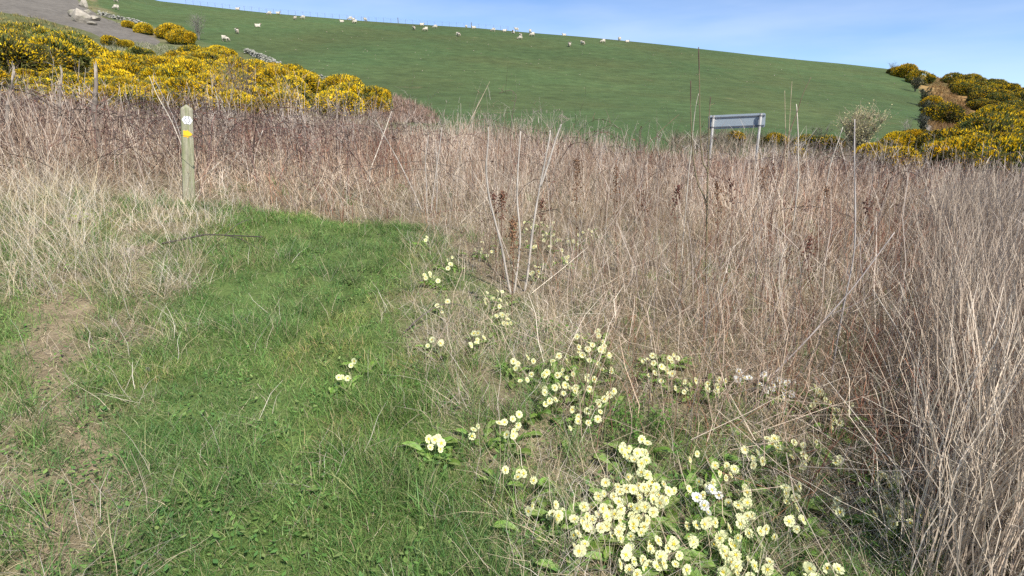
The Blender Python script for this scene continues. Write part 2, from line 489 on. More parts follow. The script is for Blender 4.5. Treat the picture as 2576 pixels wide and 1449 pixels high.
# ------------------------------------------------------------------ worn tracks on the slopes, draped sheets
def drape(name, outline_px, col, mat, label, lift=0.06, rows=26, cols=26):
    """outline_px: two polylines (left, right) of equal length in layout points, lofted over the ground"""
    A = np.array(outline_px[0], float); B = np.array(outline_px[1], float)
    t = np.linspace(0, len(A) - 1, rows)
    a = np.stack([np.interp(t, np.arange(len(A)), A[:, k]) for k in (0, 1)], 1)
    b = np.stack([np.interp(t, np.arange(len(B)), B[:, k]) for k in (0, 1)], 1)
    u = np.linspace(0, 1, cols)
    G = a[:, None] * (1 - u[None, :, None]) + b[:, None] * u[None, :, None]
    wob = 1.2 * (fbm(G[..., 0] * .2, G[..., 1] * .2, 41, 3) - .5)
    G = G + wob[..., None] * np.array([3.0, 1.2])
    P = unproject(G[..., 0].ravel(), G[..., 1].ravel()).reshape(rows, cols, 3)
    up = lift + 0.05 * (fbm(P[..., 0] * .8, P[..., 1] * .8, 43, 3))
    edge = np.minimum(np.minimum(u, 1 - u)[None] * 6, 1) * np.minimum(np.minimum(np.linspace(0, 1, rows), 1 - np.linspace(0, 1, rows)) * 8, 1)[:, None]
    Z = P[..., 2] + up * edge - 0.08 * (1 - edge)
    cc = np.asarray(col) * (0.8 + 0.4 * fbm(P[..., 0] * .35, P[..., 1] * .35, 47, 4))[..., None]
    o = link(name, grid_mesh(name, P[..., 0], P[..., 1], Z, cc, mat))
    return tag(o, label, None, None, 'structure')

M_TRACK = surf_mat('grey_track', (1, 1, 1), 0.95, 0.1, (1.2, 0.25), None, (3, .45, .6), (3.0, 0.7), None, 0.0, True)
drape('track', ([(-60, -12), (20, -12), (72, -8), (100, 14), (122, 22), (150, 34), (172, 42)], [(-60, 12), (0, 14), (40, 22), (88, 33), (108, 43), (130, 52), (150, 56)]),
      (0.145, 0.13, 0.11), M_TRACK, 'bare grey earth track crossing the slope by the boulders')
drape('path', ([(925, 122), (924, 130), (923, 137), (921, 146)], [(932, 124), (940, 131), (946, 137), (952, 142)]), (0.22, 0.19, 0.155), M_TRACK,
      'small grey earth patch at the foot of the gorse slope', 0.05, 12, 10)

# ------------------------------------------------------------------ stands of grass and dead stems: every blade is built, one mesh per stand
def fast_mesh(name, V, Q, Cc, mats, smooth_shade=False):
    me = bpy.data.meshes.new(name)
    nv, nq = len(V), len(Q)
    me.vertices.add(nv); me.vertices.foreach_set('co', np.ascontiguousarray(V, np.float32).ravel())
    me.loops.add(nq * 4); me.loops.foreach_set('vertex_index', np.ascontiguousarray(Q, np.int32).ravel())
    me.polygons.add(nq)
    me.polygons.foreach_set('loop_start', np.arange(nq, dtype=np.int32) * 4)
    me.polygons.foreach_set('loop_total', np.full(nq, 4, np.int32))
    at = me.attributes.new('col', 'FLOAT_COLOR', 'POINT')
    at.data.foreach_set('color', np.concatenate([Cc, np.ones((nv, 1))], 1).astype(np.float32).ravel())
    me.materials.append(mats)
    me.update(calc_edges=True)
    return me

def unit(v):
    return v / (np.linalg.norm(v, axis=-1, keepdims=True) + 1e-9)

class Stand:
    """collects ribbons (N,K,3) of one stand"""
    def __init__(self, seed):
        self.V = []; self.Q = []; self.C = []; self.n = 0; self.r = np.random.default_rng(seed)
    def ribbons(self, pts, W, side, col):
        N, Kk = pts.shape[:2]
        w = 0.5 * W[..., None] * side[:, None, :]
        v = np.stack([pts - w, pts + w], 2).reshape(-1, 3)
        c = np.repeat(np.broadcast_to(col, pts.shape)[:, :, None, :], 2, 2).reshape(-1, 3)
        base = (np.arange(N) * Kk * 2)[:, None] + self.n
        i = np.arange(Kk - 1)[None] * 2
        q = np.stack([base + i, base + i + 1, base + i + 3, base + i + 2], -1).reshape(-1, 4)
        self.V.append(v); self.Q.append(q); self.C.append(c); self.n += len(v)
    def grow(self, x, y, per, radius, length, width, cols, lean=0.2, droop=0.5, segs=3, tip=0.2, lie=None, wob=0.0, wpx=0.0, hz=None, tone=0.22, lift=0.0, cm=None):
        """per blades round each clump centre (x, y)"""
        r = self.r
        M = len(x); N = M * per
        if N == 0: return None
        cx = np.repeat(x, per); cy = np.repeat(y, per)
        a = r.uniform(0, 2 * math.pi, N); rr = radius * np.sqrt(r.random(N))
        bx = cx + rr * np.cos(a); by = cy + rr * np.sin(a)
        Ln = r.uniform(*length, N)
        if hz is not None: Ln = Ln * np.repeat(hz, per)
        az = r.uniform(0, 2 * math.pi, N)
        th0 = np.abs(r.normal(0, lean, N)) if lie is None else r.uniform(*lie, N)
        t = np.linspace(0, 1, segs + 1)
        th = np.minimum(th0[:, None] + (r.uniform(0.2, 1.0, N) * droop)[:, None] * t[None] ** 1.4, 1.8)
        ds = Ln[:, None] / segs
        hx = np.concatenate([np.zeros((N, 1)), np.cumsum(np.sin(th[:, 1:]) * ds, 1)], 1)
        hzz = np.concatenate([np.zeros((N, 1)), np.cumsum(np.cos(th[:, 1:]) * ds, 1)], 1)
        hzz = np.maximum(hzz, (0.004 + 0.03 * r.random((N, 1))) * np.minimum(t[None] * 3, 1))
        P = np.stack([bx[:, None] + hx * np.cos(az)[:, None], by[:, None] + hx * np.sin(az)[:, None], (H(bx, by) - 0.012 + lift)[:, None] + hzz], -1)
        if wob: P += r.normal(0, wob, P.shape) * np.minimum(t[None, :, None] * 2, 1) * np.array([1, 1, 0.5])
        fa = r.uniform(0, math.pi, N)
        side = np.stack([np.cos(fa), np.sin(fa), np.zeros(N)], 1)
        W = np.maximum(r.uniform(*width, N), wpx * np.hypot(bx, by) / FPX)[:, None] * (1 - (1 - tip) * t[None] ** 1.5)
        cols = np.asarray(cols, float)
        ct = np.repeat(1 + r.uniform(-tone, tone, M), per)
        c = cols[r.integers(0, len(cols), N)] * (r.uniform(0.82, 1.18, N) * ct)[:, None]
        if cm is not None: c = c * np.repeat(cm, per, 0)
        self.ribbons(P, W, side, c[:, None, :])
        return P, c
    def shoots(self, P, c, per, length, width, up=0.4, wpx=0.0, bend=-0.02):
        """side shoots off the stems P (N,K,3)"""
        r = self.r
        N = len(P) * per; Kk = P.shape[1]
        i = np.repeat(np.arange(len(P)), per); k = r.integers(Kk // 2, Kk - 1, N); f = r.random((N, 1))
        b = P[i, k] * (1 - f) + P[i, k + 1] * f
        d = r.normal(0, 1, (N, 3)); d[:, 2] = np.abs(d[:, 2]) * 0.8 + up; d = unit(d)
        L = r.uniform(*length, (N, 1))
        pts = np.stack([b, b + d * L * 0.6, b + d * L + np.array([0, 0, 1.0]) * bend], 1)
        w = np.maximum(r.uniform(*width, N), wpx * np.hypot(b[:, 0], b[:, 1]) / FPX)
        fa = r.uniform(0, math.pi, N)
        self.ribbons(pts, np.stack([w, w * 0.9, w * 0.4], 1), np.stack([np.cos(fa), np.sin(fa), np.zeros(N)], 1), (c[i] * 0.95)[:, None, :])
    def build(self, name, mat, label):
        o = link(name, fast_mesh(name, np.concatenate(self.V), np.concatenate(self.Q), np.concatenate(self.C), mat))
        return tag(o, label, None, None, 'stuff')

G1 = [(0.110, 0.215, 0.048), (0.150, 0.260, 0.062), (0.190, 0.280, 0.075), (0.090, 0.185, 0.050), (0.225, 0.285, 0.092), (0.120, 0.232, 0.058), (0.31, 0.30, 0.14)]
STRAW = [(0.52, 0.42, 0.27), (0.44, 0.35, 0.22), (0.60, 0.50, 0.34), (0.36, 0.28, 0.18), (0.50, 0.42, 0.30)]
STALKC = [(0.50, 0.42, 0.335), (0.56, 0.48, 0.39), (0.43, 0.355, 0.285), (0.62, 0.55, 0.46), (0.35, 0.26, 0.19), (0.26, 0.165, 0.115), (0.53, 0.46, 0.375), (0.21, 0.14, 0.105), (0.42, 0.32, 0.225)]
PALE = [(0.58, 0.50, 0.40), (0.52, 0.45, 0.37), (0.64, 0.57, 0.47)]
RED = [(0.22, 0.095, 0.06), (0.29, 0.13, 0.075), (0.16, 0.075, 0.052), (0.34, 0.17, 0.10)]
BRAM = [(0.135, 0.10, 0.085), (0.17, 0.12, 0.10), (0.11, 0.085, 0.07), (0.20, 0.115, 0.09)]
REED = [(0.53, 0.435, 0.34), (0.46, 0.37, 0.29), (0.60, 0.505, 0.40), (0.37, 0.295, 0.23), (0.29, 0.225, 0.175)]

def sample(per_m2, y0, y1, margin=0.5, spread=0.97):
    """random spots on the plot in front of the camera, per square metre; per_m2 may be a function of y"""
    ys = np.linspace(y0, y1, 200)
    half = spread * ys + margin
    d = per_m2(ys) if callable(per_m2) else np.full(200, float(per_m2))
    w = 2 * half * d
    cum = np.concatenate([[0], np.cumsum((w[1:] + w[:-1]) / 2 * np.diff(ys))])
    n = int(cum[-1])
    y = np.interp(RNG.random(n) * cum[-1], cum, ys)
    x = RNG.uniform(-1, 1, n) * (spread * y + margin)
    return x, y

def growth(x, y, f=0.75, seed=95):
    """patches of paler and of redder plants in the dead stand"""
    v = smooth(0.36, 0.64, fbm(x * f, y * f + 7, seed, 3)); w = smooth(0.5, 0.68, fbm(x * f * 1.3 + 30, y * f, seed + 4, 3))
    c = np.array([0.74, 0.68, 0.62]) * (1 - v[:, None]) + np.array([1.24, 1.22, 1.18]) * v[:, None]
    return c * (1 - w[:, None] * np.array([0.10, 0.20, 0.26]))

def pick(k, *arrs):
    m = RNG.random(len(k)) < k
    return [a[m] for a in arrs]
# ------------------------------------------------------------------ turf, thatch and the dead stand
NEAR = lambda d0, d1, p=1.3: (lambda y: np.clip(d0 * (2.5 / np.maximum(y, 1.6)) ** p, d1, None))

def turf_tone(x, y):
    """fresh, dull and sun-bleached patches of turf"""
    v = smooth(0.35, 0.65, fbm(x * 1.1 + 70, y * 1.1, 15, 3)); w = smooth(0.56, 0.72, fbm(x * 2.3 + 7, y * 2.3, 18, 3))
    c = np.array([0.90, 0.95, 1.02]) * (1 - v[:, None]) + np.array([1.15, 1.14, 1.05]) * v[:, None]
    return c * (1 + w[:, None] * np.array([0.45, 0.10, 0.25]))
x, y = sample(NEAR(270, 48, 1.25), 1.3, 10.5)
px, py, tall, path, left, n, n2 = zones(x, y)
worn = smooth(0.60, 0.74, n2) * 0.55
mixr = (1 - path) * (1 - tall) * (1 - left)
k = np.clip(path * (1 - worn) + left * (0.95 - 0.75 * smooth(0.50, 0.62, n2)) * np.where(py < 290, 0.45, 1) + mixr * (0.62 - 0.45 * smooth(0.40, 0.58, n)) + tall * 0.10 * (y < 7), 0, 1)
streak = smooth(44, 12, np.abs(px - (66 + 26 * np.sin(py * 0.031) + (n - .5) * 50))) * smooth(275, 300, py)
x, y, n = pick(k * (1 - 0.75 * streak), x, y, n)
st = Stand(1)
st.grow(x, y, 34, 0.10, (0.045, 0.115), (0.0026, 0.0046), G1, 0.5, 1.2, 2, 0.12, wpx=0.42, hz=0.45 + 1.15 * n, tone=0.34, cm=turf_tone(x, y))
x2, y2 = pick(np.full(len(x), 0.3), x, y)
st.grow(x2, y2, 4, 0.10, (0.05, 0.12), (0.0018, 0.003), STRAW, 0.9, 0.6, 2, 0.3, wpx=0.3)
st.build('grass', M_GREEN, 'short green turf of the footpath')

x, y = sample(NEAR(32, 9, 1.0), 1.3, 11.5)
px, py, tall, path, left, n, n2 = zones(x, y)
k = np.clip(path * smooth(0.48, 0.66, n) * 0.9 + (1 - path) * (1 - tall) * (0.22 + 0.55 * smooth(0.52, 0.36, n)) + 0.30 * left * smooth(340, 290, py) + 0.35 * path * smooth(262, 226, py) + tall * 0.03, 0, 1)
x, y = pick(k, x, y)
st = Stand(2)
st.grow(x, y, 40, 0.07, (0.11, 0.25), (0.0028, 0.0048), G1, 0.38, 1.35, 3, 0.1, wpx=0.4, tone=0.3)
st.grow(x, y, 4, 0.07, (0.12, 0.28), (0.0018, 0.003), STRAW, 0.6, 1.2, 3, 0.15, wpx=0.35)
st.build('long_grass', M_GREEN, 'longer green grass tufts along the path edges')

# low broad leaves in the turf
x, y = sample(NEAR(30, 6, 1.2), 1.3, 7)
px, py, tall, path, left, n, n2 = zones(x, y)
x, y = pick(np.clip(path * 0.8 * smooth(.42, .6, n2) + (1 - path) * (1 - tall) * 0.45, 0, 1), x, y)
st = Stand(3)
r = st.r; per = 16; N = len(x) * per
bx = np.repeat(x, per) + r.normal(0, .06, N); by = np.repeat(y, per) + r.normal(0, .06, N)
a = r.uniform(0, 6.28, N); L = r.uniform(0.014, 0.032, N)
b = np.stack([bx, by, H(bx, by) + r.uniform(0.02, 0.055, N)], 1)
u = np.stack([np.cos(a), np.sin(a), r.uniform(-0.2, 0.5, N)], 1)
P = np.stack([b, b + u * (L * .45)[:, None], b + u * L[:, None]], 1)
W = np.stack([L * .12, L * .6, L * .1], 1)
c = np.array(G1)[r.integers(0, 6, N)] * r.uniform(0.9, 1.5, (N, 1))
st.ribbons(P, W, np.stack([-np.sin(a), np.cos(a), np.zeros(N)], 1), c[:, None, :])
st.build('low_herbs', M_GREEN, 'small broad leaves growing low in the turf')

# bleached straw, standing and flattened
x, y = sample(NEAR(150, 30, 1.2), 1.3, 12.5)
px, py, tall, path, left, n, n2 = zones(x, y)
mixr = (1 - path) * (1 - tall) * (1 - left)
leftk = left * np.where(py < 300, 1.2, 0.02 + 0.28 * smooth(0.54, 0.66, n2))
back = smooth(300, 220, py) * (px > 380)
k = np.clip(tall * 0.34 + mixr * (0.34 + 0.6 * smooth(0.40, 0.56, n) + 0.5 * back) + leftk * 0.7 + path * (0.008 + 0.10 * smooth(0.6, 0.7, n)), 0, 1)
x, y, lf, mr = pick(k, x, y, left, mixr)
st = Stand(4)
st.grow(x, y, 11, 0.13, (0.10, 0.34), (0.0018, 0.0036), STRAW + PALE, 0, 0.5, 3, 0.3, lie=(0.5, 1.5), wob=0.012, wpx=0.34)
st.grow(x, y, 4, 0.12, (0.14, 0.34), (0.0018, 0.0032), STRAW + PALE, 0.4, 0.9, 3, 0.25, wob=0.01, wpx=0.3)
st.build('dead_grass', M_STRAW, 'bleached dead grass straw around the path')
x, y = sample(NEAR(100, 16, 1.2), 1.3, 11)
px, py, tall, path, left, n, n2 = zones(x, y)
mixr = (1 - path) * (1 - tall) * (1 - left)
k = np.clip(tall * 0.12 + mixr * (0.4 + 0.6 * smooth(0.40, 0.55, n)) + left * np.where(py < 300, 0.9, 0.12 + 0.85 * smooth(0.47, 0.6, n2)) + path * (0.03 + 0.25 * smooth(0.58, 0.7, n)), 0, 1)
streak = smooth(44, 12, np.abs(px - (66 + 26 * np.sin(py * 0.031) + (n - .5) * 50))) * smooth(275, 300, py)
x, y = pick(np.clip(k + 0.7 * streak, 0, 1), x, y)
st = Stand(5)
st.grow(x, y, 18, 0.13, (0.05, 0.17), (0.002, 0.0042), STRAW + [(0.33, 0.25, 0.16), (0.28, 0.21, 0.14)], 0, 0.2, 2, 0.3, lie=(1.2, 1.62), wob=0.01, wpx=0.38)
st.build('dead_thatch', M_STRAW, 'flattened dead grass thatch on the soil')

x, y = sample(NEAR(30, 14, 0.8), 3.5, 10.5)
px, py, tall, path, left, n, n2 = zones(x, y)
lo = smooth(330, 265, py) * left * smooth(300, 180, px)
xr_edge = (1 - path) * (1 - tall) * (1 - left) * (px > 380) * smooth(400, 300, py) * smooth(0.36, 0.52, n)
x, y, f = pick(np.clip(lo * (0.12 + 0.6 * smooth(0.42, 0.58, n) + 0.4 * smooth(130, 90, px)) + 1.0 * xr_edge + 0.5 * left * smooth(0.56, 0.66, n2) * smooth(340, 300, py) + 0.45 * tall * smooth(14, 2, np.interp(px, TALL_X, TALL_Y) - py) * (px < 560), 0, 1), x, y, 0.35 + 1.0 * np.maximum(smooth(150, 90, px), 0.35))
st = Stand(12)
st.grow(x, y, 14, 0.13, (0.2, 0.6), (0.002, 0.004), PALE + STRAW, 0.32, 0.9, 4, 0.2, wob=0.012, wpx=0.32, hz=f, tone=0.2)
st.grow(x, y, 7, 0.16, (0.2, 0.5), (0.002, 0.004), PALE + STRAW, 0, 0.5, 3, 0.3, lie=(0.6, 1.4), wob=0.014, wpx=0.32, hz=f)
st.build('pale_grass', M_STRAW, 'taller pale dead grass tufts beside the path and post')

def into(px, py):
    line = np.interp(px, TALL_X, TALL_Y)
    return np.clip((line - py) / np.clip(0.35 * (line - 120), 12, 120), 0, 1)
def hscale(px, py):
    """height of the dead stand: taller inside and on the left bank, lower along its front edge"""
    return (0.52 + 0.48 * into(px, py)) * (1 - 0.18 * smooth(520, 640, px))

x, y = sample(NEAR(42, 6.5, 1.25), 2.0, 27, 1.5)
px, py, tall, path, left, n, n2 = zones(x, y)
hz = hscale(px, py) * (1 - 0.16 * smooth(820, 960, px)) * (1 - 0.12 * smooth(9, 16, y) * smooth(560, 700, px)) * (0.55 + 0.9 * fbm(x * .6, y * .6, 91, 3)) * (1.0 + 0.16 * smooth(125, 80, px) - 0.10 * smooth(420, 300, px) * smooth(100, 140, px))
k = np.clip(tall * np.where(px > 925, 0.35, 0.95) * smooth(27, 24, y) * (1 - 0.45 * smooth(440, 380, px) * smooth(0.45, 0.6, fbm(x * .8, y * .8, 23, 3))), 0, 1)
fwd = smooth(560, 620, px) * smooth(850, 800, px) * smooth(465, 430, py) * (1 - tall) * smooth(0.47, 0.57, fbm(x * 1.8 + 9, y * 1.8, 63, 2))
x, y, hz = pick(np.clip(k + 0.55 * fwd, 0, 1), x, y, np.where(fwd > .2, 0.75, hz))
st = Stand(6)
P, c = st.grow(x, y, 8, 0.2, (0.35, 1.15), (0.0028, 0.0055), STALKC, 0.24, 0.35, 3, 0.4, wob=0.025, wpx=0.36, hz=hz, tone=0.2, cm=growth(x, y))
m = np.hypot(P[:, 0, 0], P[:, 0, 1]) < 13
st.shoots(P[m], c[m], 2, (0.05, 0.18), (0.002, 0.003), wpx=0.28)
st.grow(x, y, 3, 0.25, (0.3, 0.8), (0.0025, 0.004), STALKC + PALE, 0, 0.3, 3, 0.35, lie=(0.45, 1.3), wob=0.02, wpx=0.33, hz=hz, cm=growth(x, y))
st.build('dead_stalks', M_STALK, 'dense stand of dead tan and brown stalks behind the path')

# criss-cross fallen stems through the stand and along its front
x, y = sample(NEAR(40, 6, 1.15), 1.8, 24, 1.0)
px, py, tall, path, left, n, n2 = zones(x, y)
line = np.interp(px, TALL_X, TALL_Y)
front = smooth(-190, -20, line - py) * (px > 420) * (0.25 + 0.75 * smooth(0.40, 0.56, n)) * (1 - tall) * (1 - 0.85 * path)
k = np.clip(tall * 0.75 + front * 0.75, 0, 1) * np.where(px > 915, 0.5, 1)
x, y = pick(k, x, y)
st = Stand(11)
P, c = st.grow(x, y, 5, 0.25, (0.25, 0.7), (0.0026, 0.005), STALKC + PALE + [(0.30, 0.15, 0.09)], 0, 0.35, 3, 0.4, lie=(0.35, 1.45), wob=0.02, wpx=0.36, cm=growth(x, y))
b = st.grow(x, y, 2, 0.3, (0.3, 0.8), (0.003, 0.005), STALKC + PALE, 0, 0.2, 2, 0.5, lie=(0.9, 1.8), wob=0.03, wpx=0.36, lift=0.22, cm=growth(x, y))
st.shoots(P, c, 1, (0.05, 0.15), (0.002, 0.003), wpx=0.28)
st.build('fallen_stems', M_STALK, 'criss-cross fallen dead stems along the front of the dead stand')

x, y = sample(NEAR(7, 1.6, 1.0), 3, 26, 1.5)
px, py, tall, path, left, n, n2 = zones(x, y)
hz = hscale(px, py) * 1.05
x, y, hz = pick(np.clip(tall * smooth(0.42, 0.62, fbm(x * .7 + 4, y * .7, 55, 3)) * 0.7, 0, 1), x, y, hz)
st = Stand(7)
xs, ys = sample(NEAR(1.6, 0.55, 0.8), 5, 25, 1.5)
pxs, pys, tl, _, _, _, _ = zones(xs, ys)
xs, ys, hs_ = pick(tl * np.where(pxs > 880, .4, 1), xs, ys, hscale(pxs, pys))
P, c = st.grow(xs, ys, 2, 0.3, (1.0, 1.95), (0.003, 0.006), PALE + STALKC, 0.2, 0.25, 5, 0.3, wob=0.02, wpx=0.34, hz=hs_)
st.shoots(P, c, 4, (0.08, 0.4), (0.002, 0.003), wpx=0.26)
P, c = st.grow(x, y, 5, 0.3, (0.6, 1.75), (0.004, 0.008), PALE + STALKC[:3], 0.26, 0.2, 4, 0.4, wob=0.014, wpx=0.42, hz=hz)
st.shoots(P, c, 2, (0.08, 0.3), (0.003, 0.004), wpx=0.35)
st.build('dead_canes', M_STALK, 'pale dry canes standing in the dead stand')

x, y = sample(NEAR(17, 3.2, 1.0), 1.8, 20, 1.0)
px, py, tall, path, left, n, n2 = zones(x, y)
k = np.clip(tall * (smooth(560, 700, px) + 0.9 * smooth(200, 250, px) * smooth(450, 410, px)) * smooth(0.44, 0.58, fbm(x * .6 + 14, y * .6, 57, 3)) * 0.8 + 0.45 * smooth(770, 840, px) * smooth(330, 400, py) * smooth(925, 890, px) * smooth(520, 470, py) + 0.2 * smooth(540, 640, px) * smooth(330, 380, py) * smooth(470, 430, py), 0, 1)
hz = hscale(px, py) * 1.1
x, y, hz = pick(k, x, y, hz)
st = Stand(8)
P, c = st.grow(x, y, 9, 0.15, (0.35, 0.8), (0.003, 0.0055), RED, 0.2, 0.25, 3, 0.45, wob=0.015, wpx=0.45, hz=hz)
st.shoots(P, c, 2, (0.05, 0.2), (0.002, 0.003), wpx=0.3)
st.build('red_stems', M_STALK, 'thin dark red dead stems among the tan stalks')

# the bramble tangle: arching canes with twigs and a few curled leaves
x, y = sample(NEAR(4, 1.5, 0.8), 5, 20, 1.5)
px, py, tall, path, left, n, n2 = zones(x, y)
pxp = float(at_depth(np.array(190.0), np.array(208.0), np.array(7.4))[0])
k = np.clip(tall * (smooth(450, 340, px) * 0.95 + 0.12), 0, 1) * np.where((np.abs(x - pxp * y / 7.4) < 1.3) & (y < 8.6), 0, 1)
x, y = pick(k, x, y)
st = Stand(9); r = st.r
per = 5; N = len(x) * per
az = r.uniform(0, 6.283, N); L = r.uniform(0.7, 2.4, N); hh = r.uniform(0.3, 1.0, N); e = r.uniform(0.7, 1.0, N)
bx = np.repeat(x, per) + r.normal(0, .2, N); by = np.repeat(y, per) + r.normal(0, .2, N)
t = np.linspace(0, 1, 9)
P = np.stack([bx[:, None] + L[:, None] * t * np.cos(az)[:, None], by[:, None] + L[:, None] * t * np.sin(az)[:, None],
              H(bx, by)[:, None] + 4 * hh[:, None] * t * (1 - t * e[:, None]) - 0.02], -1) + r.normal(0, .014, (N, 9, 3))
c = np.array(BRAM)[r.integers(0, 4, N)] * r.uniform(.8, 1.25, (N, 1))
dd = np.hypot(bx, by)
W = np.maximum(0.008, 0.62 * dd / FPX)[:, None] * np.linspace(1, .45, 9)[None]
sd = unit(np.stack([-np.sin(az), np.cos(az), r.normal(0, .5, N)], 1))
st.ribbons(P, W, sd, c[:, None, :])
st.ribbons(P, W, unit(np.cross(sd, np.stack([np.cos(az), np.sin(az), np.zeros(N)], 1))), c[:, None, :])
st.shoots(P, c, 5, (0.05, 0.28), (0.002, 0.003), 0.0, wpx=0.3)
i = np.repeat(np.arange(N), 4); kk = r.integers(2, 8, len(i)); b = P[i, kk]
d = unit(r.normal(0, 1, b.shape)); q = np.stack([b, b + d * .02, b + d * .045], 1)
st.ribbons(q, np.array([[.008, .026, .004]]).repeat(len(i), 0), unit(r.normal(0, 1, b.shape)), (np.array((.20, .11, .07)) * r.uniform(.6, 1.4, (len(i), 1)))[:, None, :])
st.build('brambles', M_STALK, 'dark leafless bramble tangle behind the waymark post')

x, y = sample(NEAR(145, 18, 1.1), 1.5, 10, 1.6, 0.97)
px, py, tall, path, left, n, n2 = zones(x, y)
hz = 0.75 + 0.5 * fbm(x * .8, y * .8, 61, 3)
x, y, hz = pick(np.clip(tall * smooth(915, 950, px), 0, 1), x, y, hz)
st = Stand(10)
P, c = st.grow(x, y, 12, 0.16, (0.5, 1.12), (0.0028, 0.0058), REED, 0.09, 0.5, 6, 0.4, wob=0.016, wpx=0.42, hz=hz, cm=0.4 * growth(x, y) + 0.6)
st.grow(x, y, 3, 0.2, (0.4, 0.9), (0.0025, 0.0042), PALE, 0, 0.5, 4, 0.4, lie=(0.2, 0.8), wob=0.02, wpx=0.35)
st.build('dead_reeds', M_STALK, 'tall sweeping grey-tan dead stems filling the right edge')
# ------------------------------------------------------------------ waymark post
def z_rot(v):
    return v
pbx = float(at_depth(np.array(190.0), np.array(208.0), np.array(7.4))[0]); pby = 7.4
pbz = float(H(pbx, pby))
_t = at_depth(np.array(184.8), np.array(104.5), np.array(7.4))
post_lean = math.atan2(float(_t[0]) - pbx, float(_t[2]) - pbz)
post_h = math.hypot(float(_t[0]) - pbx, float(_t[2]) - pbz)
print('POST', post_lean * 57.3, post_h, pbz, 'wanted base z', float(at_depth(np.array(190.0), np.array(208.0), np.array(7.4))[2]))
M_POST = surf_mat('weathered_oak', (0.34, 0.315, 0.225), 0.85, 0.2, (7.0, 0.3), (0.25, 0.26, 0.14), (2.5, 0.46, 0.66), (14.0, 0.5), (9.0, 9.0, 0.7))
M_WHITE = surf_mat('white_plastic', (0.80, 0.80, 0.80), 0.45, 0.4, (30.0, 0.03), None, (3, .4, .6), (60.0, 0.02))
M_YELLOW = surf_mat('yellow_plastic', (0.82, 0.48, 0.02), 0.45, 0.4, (30.0, 0.05), None, (3, .4, .6), (60.0, 0.02))
M_INK = surf_mat('dark_print', (0.045, 0.04, 0.06), 0.6, 0.3, (30.0, 0.05), None, (3, .4, .6), (60.0, 0.02))
wp = empty('waymark_post', (pbx, pby, pbz - 0.02), (0, post_lean, rad(31)))
tag(wp, 'weathered square wooden waymark post with white hexagon and yellow arrow', 'waymark post')
mb = MB()
PW, PH = 0.067, post_h + 0.02
cs = 0.008
def ring(w, z, c=cs):
    return [(-w + c, -w, z), (w - c, -w, z), (w, -w + c, z), (w, w - c, z), (w - c, w, z), (-w + c, w, z), (-w, w - c, z), (-w, -w + c, z)]
zs = [(-0.25, 1.03), (0.2, 1.02), (0.6, 1.0), (1.0, 0.985), (PH - 0.065, 0.98), (PH - 0.045, 0.93), (PH - 0.003, 0.16), (PH, 0.08)]
V = []
for z, s in zs: V += ring(PW * s, z, cs * s)
F = []
for i in range(len(zs) - 1):
    for k in range(8):
        F.append((i * 8 + k, i * 8 + (k + 1) % 8, (i + 1) * 8 + (k + 1) % 8, (i + 1) * 8 + k))
F.append(tuple((len(zs) - 1) * 8 + k for k in range(8)))
V = np.array(V); V[:, :2] += 0.0025 * (vnoise(V[:, 2] * 3 + V[:, 0] * 20, V[:, 1] * 20, 4)[:, None] - .5)
mb.add(V, F)
mb.build('shaft', M_POST, wp)

def plate(mb, poly, y0, y1, cx, cz):
    """flat plate in the local xz plane facing -y"""
    n = len(poly)
    v = [(cx + p[0], y1, cz + p[1]) for p in poly] + [(cx + p[0], y0, cz + p[1]) for p in poly]
    f = [tuple(range(n, 2 * n)), tuple(range(n))[::-1]] + [(i, (i + 1) % n, n + (i + 1) % n, n + i) for i in range(n)]
    mb.add(v, f)
FY = -PW * 0.985
hexp = [(-0.0585, 0), (-0.030, -0.047), (0.030, -0.047), (0.0585, 0), (0.030, 0.047), (-0.030, 0.047)]
mb = MB(); plate(mb, hexp, FY - 0.004, FY + 0.002, 0.0, PH - 0.185)
disc = mb.build('trail_plate', M_WHITE, wp)
tag(disc, 'white hexagonal plate with two dark curved lines')
def strip(mb, pts, w, y0, y1, cz):
    pts = np.array(pts); d = np.gradient(pts, axis=0); d /= np.linalg.norm(d, axis=1, keepdims=True); nn = np.stack([-d[:, 1], d[:, 0]], 1) * w / 2
    a, b = pts + nn, pts - nn; n = len(pts)
    v = [(p[0], y0, cz + p[1]) for p in a] + [(p[0], y0, cz + p[1]) for p in b] + [(p[0], y1, cz + p[1]) for p in a] + [(p[0], y1, cz + p[1]) for p in b]
    f = []
    for i in range(n - 1):
        f += [(i, i + 1, n + i + 1, n + i), (2 * n + i, 3 * n + i, 3 * n + i + 1, 2 * n + i + 1), (i, 2 * n + i, 2 * n + i + 1, i + 1), (n + i, n + i + 1, 3 * n + i + 1, 3 * n + i)]
    mb.add(v, f)
half = [(-0.0195, 0.0465), (-0.0120, 0.034), (-0.0125, 0.026)] + [(-0.027 * math.sin(a), 0.0 + 0.027 * math.cos(a)) for a in np.linspace(0.50, 2.62, 12)] + [(-0.0085, -0.0275), (-0.0080, -0.0465)]
for sgn in (-1, 1):
    mb = MB(); strip(mb, [(p[0] * -sgn, p[1]) for p in half], 0.0052, FY - 0.0065, FY - 0.0035, PH - 0.185)
    mb.build('printed_line', M_INK, disc)
arrow = [(-0.052, -0.038), (-0.010, -0.038), (-0.010, -0.050), (0.050, 0.0), (-0.010, 0.050), (-0.010, 0.038), (-0.052, 0.038)]
mb = MB(); plate(mb, arrow, FY - 0.004, FY + 0.002, 0.006, PH - 0.35)
tag(mb.build('arrow_plate', M_YELLOW, wp), 'yellow arrow plate pointing to the right')

